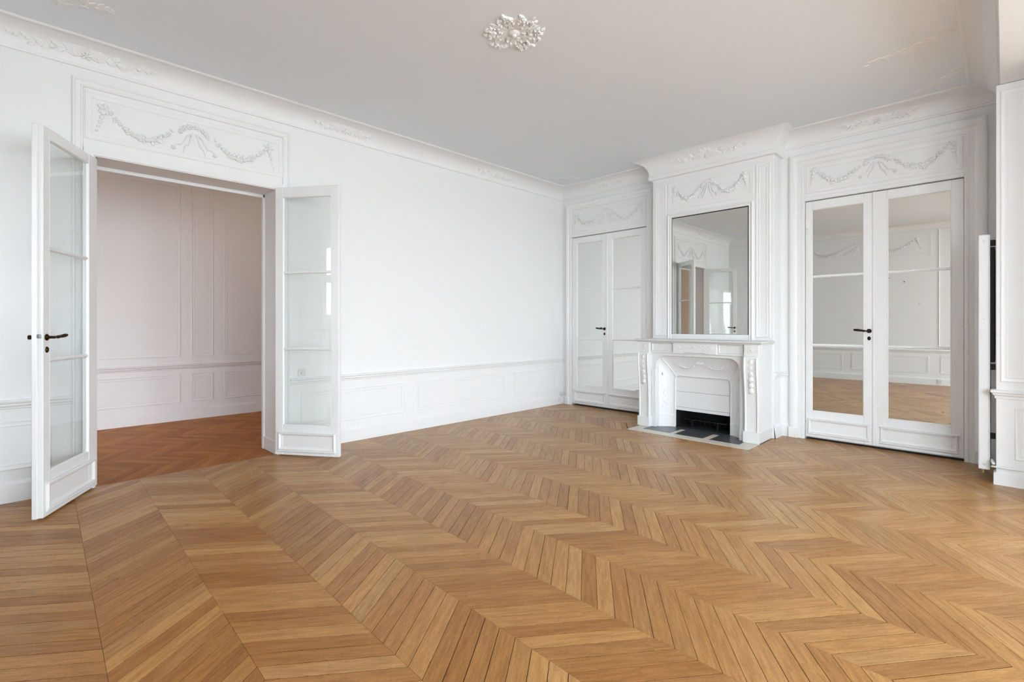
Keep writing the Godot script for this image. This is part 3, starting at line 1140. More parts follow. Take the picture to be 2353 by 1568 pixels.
# ---------------------------------------------------------------- fireplace
func arch(hw: float, top: float, r: float, n := 8) -> PackedVector2Array:
	# from the left foot up, round and down to the right foot: (z offset, y)
	var q := PackedVector2Array()
	q.push_back(Vector2(-hw, 0.0))
	q.push_back(Vector2(-hw, 0.12))
	for i in 7:
		q.push_back(Vector2(-hw, lerpf(0.12, top - r, (i + 1) / 8.0)))
	for i in n + 1:
		var t := PI / 2.0 * i / n
		q.push_back(Vector2(-hw + r - r * cos(t), top - r + r * sin(t)))
	for i in 7:
		q.push_back(Vector2(lerpf(-hw + r, hw - r, (i + 1) / 8.0), top))
	for i in n + 1:
		var t := PI / 2.0 * (1.0 - float(i) / n)
		q.push_back(Vector2(hw - r + r * cos(t), top - r + r * sin(t)))
	for i in 7:
		q.push_back(Vector2(hw, lerpf(top - r, 0.12, (i + 1) / 8.0)))
	q.push_back(Vector2(hw, 0.12))
	q.push_back(Vector2(hw, 0.0))
	return q


func build_fireplace() -> void:
	var zc := -2.505
	var f := thing("fireplace", "white carved marble fireplace with mantel shelf and lowered white shutter", "fireplace", Vector3(5.62, 0.0035, zc))
	var X := func(x: float) -> float: return x - 5.62
	var N := Vector3(-1, 0, 0)
	var U := Vector3(0, 0, 1)
	# shelf with a moulded edge
	var k := MB.new()
	k.box(Vector3(X.call(5.392), 1.040, -0.738), Vector3(X.call(5.826), 1.064, 0.738), 0.007)
	k.box(Vector3(X.call(5.412), 1.028, -0.722), Vector3(X.call(5.826), 1.040, 0.722), 0.003)
	put("mantel_shelf", k, "shelf_marble", f)
	# frieze
	k = MB.new()
	k.box(Vector3(X.call(5.458), 0.908, -0.552), Vector3(X.call(5.826), 1.028, 0.552), 0.003)
	k.box(Vector3(X.call(5.450), 0.900, -0.552), Vector3(X.call(5.60), 0.910, 0.552), 0.003)
	put("frieze", k, "marble", f)
	var thin := [Vector2(0, 0), Vector2(0.001, 0.005), Vector2(0.006, 0.007), Vector2(0.010, 0.003), Vector2(0.012, 0.0)]
	for s in [-1.0, 1.0]:
		var a := minf(s * 0.535, s * 0.272)
		var b := maxf(s * 0.535, s * 0.272)
		frame("frieze_panel", f, thin, Vector3(X.call(5.458), 0, 0), U, N, a, b, 0.922, 1.018, "marble")
	# raised tablet in the middle with notch, scrollwork and two roses
	k = MB.new()
	k.prism(PackedVector2Array([Vector2(-0.254, 0.908), Vector2(-0.13, 0.908), Vector2(-0.12, 0.920), Vector2(0.12, 0.920), Vector2(0.13, 0.908), Vector2(0.254, 0.908), Vector2(0.254, 1.028), Vector2(-0.254, 1.028)]), Vector3.ZERO, U, Vector3.UP, N, -X.call(5.47), -X.call(5.432))
	var tb := put("tablet", k, "marble", f)
	k = MB.new()
	var fx: float = X.call(5.432)
	var r2 := RandomNumberGenerator.new()
	r2.seed = 4
	for i in 13:
		var z := -0.13 + 0.26 * i / 12.0
		var yy := 0.972 + 0.016 * sin(i * 1.9)
		k.leaf(Vector3(fx, yy, z), Vector3(0, sin(i * 1.4), cos(i * 2.3)).normalized(), N, 0.034, 0.010, 0.007)
		k.blob(Vector3(fx, 0.972 - 0.012 * sin(i * 1.9), z), Vector3(0.006, 0, 0), Vector3(0, 0.007, 0), Vector3(0, 0, 0.008), 4, 6)
	put("scrollwork", k, "marble", tb)
	for s in [-1.0, 1.0]:
		rosette(Vector3(fx, 0.974, s * 0.190), N, 0.030, 1.0, "marble", tb)
	# legs
	for s in [-1.0, 1.0]:
		var lg := MB.new()
		var a := minf(s * 0.553, s * 0.700)
		var b := maxf(s * 0.553, s * 0.700)
		lg.box(Vector3(X.call(5.418), 0.905, a), Vector3(X.call(5.826), 1.030, b), 0.003)
		var prof := PackedVector2Array([Vector2(5.826, 0.11), Vector2(5.826, 0.905), Vector2(5.412, 0.905), Vector2(5.398, 0.890), Vector2(5.392, 0.86), Vector2(5.390, 0.81), Vector2(5.393, 0.75), Vector2(5.401, 0.68), Vector2(5.411, 0.60), Vector2(5.420, 0.51), Vector2(5.426, 0.41), Vector2(5.428, 0.30), Vector2(5.428, 0.11)])
		var pl := PackedVector2Array()
		for p in prof:
			pl.push_back(Vector2(p.x - 5.62, p.y))
		lg.prism(pl, Vector3.ZERO, Vector3.RIGHT, Vector3.UP, U, a, b, 35.0)
		var leg := put("leg", lg, "marble", f)
		# raised borders of the console front
		for e in [a + 0.012, b - 0.012]:
			lg = MB.new()
			var path := []
			for i in range(3, prof.size()):
				path.append(Vector3(prof[i].x - 5.62, prof[i].y, e))
			lg.tube(path, [0.011], 8)
			put("console_border", lg, "marble", leg)
		# chain of husks
		lg = MB.new()
		var zm := (a + b) / 2.0
		for i in 6:
			var y := 0.845 - 0.060 * i
			var xx := 5.398 + 0.016 * i * i / 25.0 - 5.62
			lg.blob(Vector3(xx, y, zm), Vector3(0.014, 0, 0), Vector3(0, 0.034, 0.004), Vector3(0, 0, 0.026), 6, 10)
			for q in [-1.0, 1.0]:
				lg.leaf(Vector3(xx + 0.002, y + 0.02, zm), Vector3(0, -0.8, q * 0.5).normalized(), N, 0.050, 0.014, 0.014)
		put("husk_chain", lg, "marble", leg)
		rosette(Vector3(X.call(5.418), 0.976, zm), N, 0.036, 0.82, "marble", leg)
		lg = MB.new()
		lg.box(Vector3(X.call(5.402), 0.0, a - 0.008), Vector3(X.call(5.826), 0.116, b + 0.008), 0.004)
		put("plinth", lg, "marble", leg)
		# slim inner pilaster with two flutes
		lg = MB.new()
		var ia := minf(s * 0.492, s * 0.553)
		var ib := maxf(s * 0.492, s * 0.553)
		lg.box(Vector3(X.call(5.470), 0.12, ia), Vector3(X.call(5.60), 0.705, ib), 0.003)
		for e in [0.2, 0.5, 0.8]:
			var z := lerpf(ia, ib, e)
			lg.box(Vector3(X.call(5.4665), 0.125, z - 0.006), Vector3(X.call(5.472), 0.70, z + 0.006), 0.0025)
		lg.box(Vector3(X.call(5.456), 0.0, ia - 0.001), Vector3(X.call(5.60), 0.122, ib), 0.003)
		put("pilaster", lg, "marble", f)
	# flat arch between frieze and insert
	var op := arch(0.492, 0.872, 0.125)
	var sp := PackedVector2Array([Vector2(-0.553, 0.905), Vector2(-0.553, 0.705)])
	for p in op:
		if p.y > 0.704:
			sp.push_back(p)
	sp.push_back(Vector2(0.553, 0.705))
	sp.push_back(Vector2(0.553, 0.905))
	# keep the outline simple: first and last arch points already lie on the pilaster edge
	k = MB.new()
	var clean := PackedVector2Array([Vector2(-0.553, 0.905), Vector2(-0.553, 0.705), Vector2(-0.492, 0.705)])
	for p in op:
		if p.y > 0.706:
			clean.push_back(p)
	clean.append_array([Vector2(0.492, 0.705), Vector2(0.553, 0.705), Vector2(0.553, 0.905)])
	k.prism(clean, Vector3.ZERO, U, Vector3.UP, N, -X.call(5.60), -X.call(5.470))
	put("arch_slab", k, "marble", f)
	# splayed insert: front contour to back contour, hollow in plan
	var cf := arch(0.490, 0.868, 0.120)
	var cb := arch(0.333, 0.625, 0.055)
	var rows := []
	for j in 9:
		var t := j / 8.0
		var row := PackedVector3Array()
		for i in cf.size():
			var p := cf[i].lerp(cb[i], t)
			var xx: float = lerpf(5.530, 5.640, 1.0 - pow(1.0 - t, 1.7))
			row.push_back(Vector3(xx - 5.62, p.y, p.x))
		rows.append(row)
	var back := PackedVector3Array()
	for p in cb:
		back.push_back(Vector3(X.call(5.672), p.y, p.x))
	rows.append(back)
	k = MB.new()
	k.grid(rows, false, false, 50.0, N)
	var rim := []
	for p in cf:
		rim.append(Vector3(X.call(5.530), p.y, p.x))
	k.tube(rim, [0.006], 6)
	rim = []
	for p in cb:
		rim.append(Vector3(X.call(5.640), p.y, p.x))
	k.tube(rim, [0.008], 6)
	var ins := put("insert", k, "cast_paint", f)
	# ribs at the corners, plain feet of the cheeks
	for i in [9 + 4, cf.size() - 1 - 9 - 4]:
		k = MB.new()
		var path := []
		for j in 9:
			path.append(rows[j][i] + N * 0.002)
		k.tube(path, [0.007], 6)
		put("corner_rib", k, "cast_paint", ins)
	for s in [-1.0, 1.0]:
		k = MB.new()
		var foot := []
		for y in [0.0, 0.135, 0.145]:
			var row := PackedVector3Array()
			for j in 9:
				var t := j / 8.0
				var xx: float = lerpf(5.530, 5.640, 1.0 - pow(1.0 - t, 1.7))
				var out := 0.007 if y < 0.14 else 0.0
				row.push_back(Vector3(xx - 5.62 - out, y, s * (lerpf(0.490, 0.333, t) - out)))
			foot.append(row)
		k.grid(foot, false, false, 40.0, N)
		put("cheek_foot", k, "cast_paint", ins)
		# foliage panel on the cheek
		k = MB.new()
		r2.seed = 9
		for i in 16:
			var y := 0.20 + 0.30 * i / 16.0
			var t := 0.38 + 0.16 * sin(i * 2.4)
			var xx: float = lerpf(5.530, 5.640, 1.0 - pow(1.0 - t, 1.7))
			var p := Vector3(xx - 5.62 - 0.001, y, s * lerpf(0.490, 0.333, t))
			var nn := Vector3(-0.83, 0, -s * 0.55).normalized()
			var ta := nn.cross(Vector3.UP)
			k.leaf(p, (Vector3.UP * 0.8 + ta * sin(i * 3.1)).normalized(), nn, 0.036, 0.010, 0.006)
		k.blob(Vector3(X.call(5.553), 0.64, s * 0.445), Vector3(0.005, 0, 0), Vector3(0, 0.022, 0), Vector3(0, 0, 0.012), 4, 6)
		put("foliage", k, "cast_paint", ins)
	# garland with bow on the top of the insert
	k = MB.new()
	for s in [-1.0, 1.0]:
		for i in 14:
			var u := i / 13.0
			var z: float = s * lerpf(0.03, 0.33, u)
			var y := 0.775 - 0.055 * sin(u * PI) + 0.010 * u
			var t := clampf((0.868 - y) / 0.243, 0.0, 1.0)
			var xx: float = lerpf(5.530, 5.640, 1.0 - pow(1.0 - t, 1.7))
			var rr := 0.006 + 0.006 * sin(u * PI)
			k.blob(Vector3(xx - 5.62 - 0.004, y, z), Vector3(rr, 0, 0), Vector3(0, rr * 1.1, 0), Vector3(0, 0, rr), 4, 6)
		for a in [0.3, 0.9, 1.6]:
			k.leaf(Vector3(X.call(5.572), 0.778, 0.0), Vector3(0.1, sin(a) * 0.7, s * cos(a - 0.2)).normalized(), N, 0.055, 0.010, 0.012)
	put("garland", k, "cast_paint", ins)
	# shutter slats
	for y in [[0.432, 0.640], [0.242, 0.430], [0.203, 0.240]]:
		k = MB.new()
		k.box(Vector3(X.call(5.668), y[0], -0.345), Vector3(X.call(5.678), y[1], 0.345), 0.003)
		put("shutter_slat", k, "cast_paint", f)
	# firebox
	k = MB.new()
	k.box(Vector3(X.call(6.02), 0.0, -0.35), Vector3(X.call(6.06), 0.70, 0.35))
	k.box(Vector3(X.call(5.66), 0.0, -0.352), Vector3(X.call(6.02), 0.70, -0.340))
	k.box(Vector3(X.call(5.66), 0.0, 0.340), Vector3(X.call(6.02), 0.70, 0.352))
	k.box(Vector3(X.call(5.66), 0.69, -0.34), Vector3(X.call(6.02), 0.715, 0.34))
	k.box(Vector3(X.call(5.66), 0.0, -0.34), Vector3(X.call(6.02), 0.006, 0.34))
	put("firebox", k, "soot", f)
	k = MB.new()
	for z in [-0.17, 0.14]:
		k.box(Vector3(X.call(5.72), 0.0, z), Vector3(X.call(5.735), 0.09, z + 0.02), 0.002)
	k.box(Vector3(X.call(5.715), 0.085, -0.26), Vector3(X.call(5.735), 0.105, 0.26), 0.003)
	for i in 9:
		k.box(Vector3(X.call(5.72), 0.06, -0.25 + 0.0605 * i), Vector3(X.call(5.93), 0.075, -0.238 + 0.0605 * i), 0.002)
	put("grate", k, "black_metal", f)

	# hearth slab: pale border with three slate tiles
	var h := thing("hearth", "hearth slab of pale stone strips and grey slate before the fireplace", "hearth", Vector3(5.11, 0, zc))
	var hb := func(x0: float, x1: float, z0: float, z1: float, m: String, called: String) -> void:
		var q := MB.new()
		q.box(Vector3(x0 - 5.11, -0.006, z0 - zc), Vector3(x1 - 5.11, 0.0030, z1 - zc), 0.0012)
		put(called, q, m, h)
	hb.call(5.114, 5.262, -3.181, -1.799, "hearth_stone", "stone_strip")
	hb.call(5.263, 5.44, -3.181, -3.060, "hearth_stone", "stone_strip")
	hb.call(5.263, 5.44, -1.945, -1.799, "hearth_stone", "stone_strip")
	hb.call(5.263, 5.545, -2.714, -2.660, "hearth_stone", "stone_strip")
	hb.call(5.263, 5.545, -2.332, -2.264, "hearth_stone", "stone_strip")
	hb.call(5.263, 5.66, -3.059, -2.715, "slate", "slate_tile")
	hb.call(5.263, 5.545, -2.659, -2.333, "slate", "slate_tile")
	hb.call(5.263, 5.66, -2.263, -1.946, "slate", "slate_tile")
	hb.call(5.546, 5.66, -2.714, -2.264, "slate", "slate_tile")


func rosette(o: Vector3, N: Vector3, r: float, squash: float, m: String, parent: Node) -> void:
	var k := MB.new()
	k.lathe([Vector2(0.0, 0.0), Vector2(r, 0.0), Vector2(r, r * 0.10), Vector2(r * 0.92, r * 0.17), Vector2(r * 0.80, r * 0.08), Vector2(r * 0.55, r * 0.10), Vector2(r * 0.25, r * 0.22), Vector2(0.0, r * 0.26)], o, N, 20, squash)
	var U := Vector3.UP.cross(N).normalized()
	for i in 6:
		var t := TAU * i / 6.0
		var d := U * cos(t) * squash + Vector3.UP * sin(t)
		k.blob(o + d * r * 0.48 + N * r * 0.08, d * r * 0.26, N.cross(d).normalized() * r * 0.17, N * r * 0.12, 4, 6)
	put("rose", k, m, parent)


func build_mirror() -> void:
	var w := thing("wall_mirror", "tall frameless mirror on the chimney breast above the mantel", "mirror", Vector3(XCH, 1.127, -2.511))
	var k := MB.new()
	k.box(Vector3(-0.004, -0.002, -0.464), Vector3(-0.001, 1.462, 0.464))
	put("backing", k, "dark_gap", w)
	k = MB.new()
	k.box(Vector3(-0.007, 0.002, -0.456), Vector3(-0.004, 1.448, 0.456))
	put("mirror_glass", k, "mirror", w)
	k = MB.new()
	k.box(Vector3(-0.014, -0.063, -0.464), Vector3(-0.001, 0.0, 0.464), 0.003)
	put("bottom_rail", k, "wood_paint", w)


# ---------------------------------------------------------------- radiator and pipes
func build_radiator() -> void:
	var r := thing("radiator", "tall white panel radiator seen edge-on between door and pier", "radiator", Vector3(5.66, 0.085, -0.117))
	var k := MB.new()
	k.box(Vector3(-0.195, 0.0, -0.036), Vector3(0.225, 1.880, 0.033), 0.006)
	put("panel", k, "radiator_paint", r)
	k = MB.new()
	k.box(Vector3(-0.172, 0.86, 0.033), Vector3(0.2, 1.78, 0.060), 0.002)
	put("convector_casing", k, "black_metal", r)
	for y in [0.25, 0.80, 1.79]:
		k = MB.new()
		k.box(Vector3(-0.185, y, 0.033), Vector3(-0.150, y + 0.045, 0.064), 0.003)
		put("bracket", k, "black_metal", r)
	for y in [0.045, 0.62, 1.21, 1.83]:
		k = MB.new()
		k.lathe([Vector2(0, 0), Vector2(0.008, 0.0), Vector2(0.0085, 0.003), Vector2(0.0, 0.0045)], Vector3(-0.195, y, -0.002), Vector3.LEFT, 12)
		put("plug", k, "plastic", r)
	k = MB.new()
	k.lathe([Vector2(0.0, 0.0), Vector2(0.008, 0.0), Vector2(0.008, 0.012), Vector2(0.013, 0.016), Vector2(0.013, 0.030), Vector2(0.010, 0.034), Vector2(0.0, 0.036)], Vector3(-0.165, -0.001, -0.008), Vector3.DOWN, 12)
	put("valve", k, "brass", r)
	k = MB.new()
	k.lathe([Vector2(0.0, 0.0), Vector2(0.006, 0.0), Vector2(0.006, 0.006), Vector2(0.0, 0.008)], Vector3(-0.17, 1.879, -0.006), Vector3.UP, 10)
	put("air_vent", k, "radiator_paint", r)
	var p := thing("heating_pipe", "thin white heating pipe along the pier just above its baseboard", "pipe", Vector3(5.37, 0.13, 0.0))
	k = MB.new()
	var y := 0.0
	var path := [Vector3(0.135, -0.020, -0.071), Vector3(0.11, -0.012, -0.070), Vector3(0.03, 0.002, -0.072), Vector3(0.004, 0.008, -0.066), Vector3(-0.006, 0.010, -0.050), Vector3(-0.008, 0.010, -0.02), Vector3(-0.008, 0.010, 0.15), Vector3(-0.008, 0.010, 0.31)]
	k.tube(path, [0.008], 10)
	put("pipe", k, "radiator_paint", p)
	k = MB.new()
	k.tube([Vector3(0.10, 0.040, -0.071), Vector3(0.05, 0.036, -0.070), Vector3(0.02, 0.028, -0.063)], [0.009, 0.011, 0.009], 10)
	put("return_stub", k, "radiator_paint", p)
	k = MB.new()
	k.lathe([Vector2(0, -0.004), Vector2(0.0115, -0.004), Vector2(0.0115, 0.004), Vector2(0, 0.004)], Vector3(-0.008, 0.010, -0.012), Vector3.BACK, 12)
	put("pipe_clip", k, "radiator_paint", p)


# ---------------------------------------------------------------- adjoining room
func build_far_room() -> void:
	var w := thing("wall_far", "white panelled wall beyond the double doors, dim warm light tinted into its paint", "wall", Vector3.ZERO, "", "structure")
	var b := MB.new()
	b.box(Vector3(-2.4, 0, ZF - 0.2), Vector3(3.4, TOP, ZF))
	b.box(Vector3(3.2, 0, ZF), Vector3(3.4, TOP, ZA - 0.34))
	put("plaster_face", b, "far_tinted_paint", w)
	var N := Vector3(0, 0, 1)
	var U := Vector3(1, 0, 0)
	var o := Vector3(0, 0, ZF)
	var rail := []
	for p in CHAIR:
		rail.append(p + Vector2(0, 0.012))
	run("chair_rail", w, rail, [Vector3(3.2, 0, ZF), Vector3(-2.2, 0, ZF)], "far_tinted_paint")
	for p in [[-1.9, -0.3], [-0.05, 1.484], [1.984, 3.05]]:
		frame("upper_panel", w, PANEL, o, U, N, p[0], p[1], 0.825, 3.06, "far_tinted_paint")
		frame("dado_panel", w, PANEL, o, U, N, p[0], p[1], 0.23, 0.60, "far_tinted_paint")
	frame("upper_panel", w, PANEL, o, U, N, 1.600, 1.860, 0.825, 3.06, "far_tinted_paint")
	frame("dado_panel", w, PANEL, o, U, N, 1.600, 1.860, 0.23, 0.60, "far_tinted_paint")
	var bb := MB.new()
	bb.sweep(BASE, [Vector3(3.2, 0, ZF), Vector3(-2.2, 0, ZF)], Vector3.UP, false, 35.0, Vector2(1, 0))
	tag(put("baseboard_far", bb, "far_tinted_paint"), "white baseboard of the wall beyond the double doors", "baseboard", "", "structure")
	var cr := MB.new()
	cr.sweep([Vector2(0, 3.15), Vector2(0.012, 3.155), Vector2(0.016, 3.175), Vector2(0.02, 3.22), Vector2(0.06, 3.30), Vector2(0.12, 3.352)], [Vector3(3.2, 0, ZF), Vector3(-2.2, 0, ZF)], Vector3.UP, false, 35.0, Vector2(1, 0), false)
	tag(put("trim_3", cr, "far_tinted_paint"), "cornice of the wall beyond the double doors", "cornice", "", "structure")
	# end wall, seen only in the mirror; tan door stands for an orange-lit room
	var e := MB.new()
	e.box(Vector3(-2.4, 0, ZF), Vector3(-2.2, TOP, ZA - 0.34))
	tag(put("wall_side", e, "far_tinted_paint"), "end wall of the adjoining room seen in the mantel mirror", "wall", "", "structure")
	var d := thing("door_7", "tan door slab standing in for an orange-lit room reflected in the mantel mirror", "door", Vector3(-2.2, 0, -6.78), "", "structure")
	var k := MB.new()
	k.box(Vector3(0.0, 0.0, -0.30), Vector3(0.035, 2.86, 0.30), 0.004)
	put("door_slab", k, "warm_light_tan", d)
	k = MB.new()
	k.sweep(PANEL, rect_path(Vector3(0.035, 0, 0), Vector3(0, 0, 1), Vector3(1, 0, 0), -0.22, 0.22, 0.3, 1.0), Vector3(1, 0, 0), true)
	k.sweep(PANEL, rect_path(Vector3(0.035, 0, 0), Vector3(0, 0, 1), Vector3(1, 0, 0), -0.22, 0.22, 1.15, 2.7), Vector3(1, 0, 0), true)
	put("door_panel", k, "warm_light_tan", d)
	var c := thing("curtain", "taupe curtain folds beside the tan stand-in door, reflected in the mantel mirror", "curtain", Vector3(-2.15, 0.02, -6.15))
	k = MB.new()
	var rows := []
	for s in 2:
		var row := PackedVector3Array()
		for i in 33:
			var z := -0.22 + 0.44 * i / 32.0
			row.push_back(Vector3(0.05 + 0.03 * sin(i * 0.9), 2.85 * s, z))
		rows.append(row)
	k.grid(rows, false, false, 80.0, Vector3(1, 0, 0))
	rows = []
	for s in 2:
		var row := PackedVector3Array()
		for i in 33:
			var z := -0.22 + 0.44 * i / 32.0
			row.push_back(Vector3(0.046 + 0.03 * sin(i * 0.9), 2.85 * s, z))
		rows.append(row)
	k.grid(rows, false, false, 80.0, Vector3(-1, 0, 0))
	put("cloth", k, "curtain", c)
	k = MB.new()
	k.tube([Vector3(0.05, 2.87, -0.26), Vector3(0.05, 2.87, 0.26)], [0.012], 10)
	put("rod", k, "black_metal", c)
	# warm lamp under that room's ceiling
	var l := thing("ceiling_lamp", "warm globe lamp hidden behind the wall beside the double doorway", "lamp", Vector3(2.72, 3.0, -5.62))
	k = MB.new()
	k.blob(Vector3.ZERO, Vector3(0.12, 0, 0), Vector3(0, 0, 0.12), Vector3(0, 0.12, 0), 10, 16)
	put("globe", k, "lamp_glow", l)
	k = MB.new()
	k.lathe([Vector2(0, 0), Vector2(0.05, 0.0), Vector2(0.05, 0.02), Vector2(0.02, 0.03), Vector2(0.02, 0.18), Vector2(0.0, 0.18)], Vector3(0, 0.11, 0), Vector3.UP, 14)
	put("mount", k, "brass", l)
	var om := OmniLight3D.new()
	om.name = "lamp_light"
	om.light_color = Color(1.0, 0.90, 0.80)
	om.light_energy = 0.17
	om.light_size = 0.12
	om.omni_range = 12.0
	om.omni_attenuation = 2.0
	om.shadow_enabled = true
	om.position = Vector3(2.72, 3.0, -5.62)
	add_child(om)


# ---------------------------------------------------------------- plaster ornaments
func flower(k: MB, o: Vector3, U: Vector3, V: Vector3, N: Vector3, r: float) -> void:
	for i in 5:
		var t := TAU * i / 5.0 + r * 300.0
		var d := U * cos(t) + V * sin(t)
		k.blob(o + d * r * 0.55 + N * r * 0.15, d * r * 0.5, N.cross(d) * r * 0.36, N * r * 0.34, 4, 6)
	k.blob(o + N * r * 0.3, U * r * 0.28, V * r * 0.28, N * r * 0.3, 4, 6)


# nothing of an ornament reaches into the surface it lies on
func seat(k: MB, N: Vector3) -> void:
	for i in k.v.size():
		var d := k.v[i].dot(N)
		if d < 0.0012:
			k.v[i] -= N * (d - 0.0012)


# bow in the middle, two swags, end knots with drops; hw half width, hh height
func garland(called: String, label: String, o: Vector3, U: Vector3, N: Vector3, hw: float, hh: float, group: String) -> void:
	var g := thing(called, label, "plaster ornament", o, group)
	var V := Vector3.UP
	var r := RandomNumberGenerator.new()
	r.seed = hash(called + label)
	var k := MB.new()
	# central wreath of flowers with ribbon loops
	for i in 9:
		var t := PI * (0.05 + 0.9 * i / 8.0)
		flower(k, U * (cos(t) * hw * 0.16) + V * (hh * 0.12 + sin(t) * hh * 0.26), U, V, N, 0.020 + 0.008 * r.randf())
	for s in [-1.0, 1.0]:
		for m in 2:
			var path := []
			for i in 11:
				var t := i / 10.0
				path.append(U * s * hw * ((0.04 + 0.20 * t) if m == 0 else (0.02 + 0.11 * t)) + V * (hh * (0.12 - (0.50 if m == 0 else 0.58) * t) + hh * 0.06 * sin(t * 9.0 + m)) + N * 0.004)
			k.tube(path, [0.009, 0.008, 0.007, 0.007, 0.006, 0.006, 0.006, 0.006, 0.006, 0.005, 0.002], 6)
		flower(k, U * s * hw * 0.235 - V * hh * 0.36, U, V, N, 0.020)
	seat(k, N)
	put("bow", k, "plaster", g)
	for s in [-1.0, 1.0]:
		k = MB.new()
		var steps := 15
		for i in steps:
			var t := (i + 0.5) / steps
			var x: float = s * lerpf(hw * 0.22, hw * 0.88, t)
			var y := hh * 0.16 - hh * 0.52 * sin(t * PI) + hh * 0.08 * t
			var sz := 0.013 + 0.014 * sin(t * PI)
			var p := U * x + V * y
			if i % 3 == 1:
				flower(k, p, U, V, N, sz * 1.25)
			else:
				k.blob(p + N * sz * 0.3, U * sz * 0.9, V * sz * 0.7, N * sz * 0.7, 4, 6)
			var a := r.randf() * TAU
			k.leaf(p, (U * cos(a) + V * sin(a)).normalized(), N, sz * 2.0, sz * 0.55, sz * 0.5)
		seat(k, N)
		put("swag", k, "plaster", g)
		k = MB.new()
		flower(k, U * s * hw * 0.92 + V * hh * 0.30, U, V, N, 0.030)
		for i in 5:
			var sz := 0.018 - 0.0022 * i
			k.blob(U * s * hw * (0.93 + 0.015 * i) + V * (hh * 0.18 - hh * 0.13 * i) + N * sz * 0.3, U * sz, V * sz * 1.1, N * sz * 0.6, 4, 6)
			k.leaf(U * s * hw * 0.92 + V * hh * 0.30, (U * cos(i * 1.3) + V * sin(i * 1.3)).normalized(), N, 0.052, 0.016, 0.012)
		seat(k, N)
		put("drop", k, "plaster", g)


# spray of leaves lying on a surface with normal N, spreading along +-U
func spray(called: String, label: String, o: Vector3, U: Vector3, V: Vector3, N: Vector3, hw: float, group: String, rel := 1.0) -> void:
	var g := thing(called, label, "plaster ornament", o, group)
	var k := MB.new()
	flower(k, Vector3.ZERO, U, V, N * rel, 0.045 * (0.5 + 0.5 * rel))
	for i in 7:
		var t := PI * i / 6.0
		var d := U * cos(t) + V * sin(t)
		k.leaf(d * 0.02, d, N, 0.10, 0.030, 0.022 * rel)
	put("palmette", k, "plaster", g)
	for s in [-1.0, 1.0]:
		k = MB.new()
		for i in 9:
			var t := i / 8.0
			var p: Vector3 = U * s * lerpf(0.07, hw, t) + V * (0.02 * sin(t * 9.0))
			k.leaf(p, (U * s + V * (0.9 if i % 2 == 0 else -0.6)).normalized(), N, 0.085 - 0.045 * t, 0.026 - 0.014 * t, 0.018 * rel)
			if i % 3 == 0:
				k.blob(p + N * 0.004, U * 0.016, V * 0.016, N * 0.012 * rel, 4, 6)
		put("branch", k, "plaster", g)


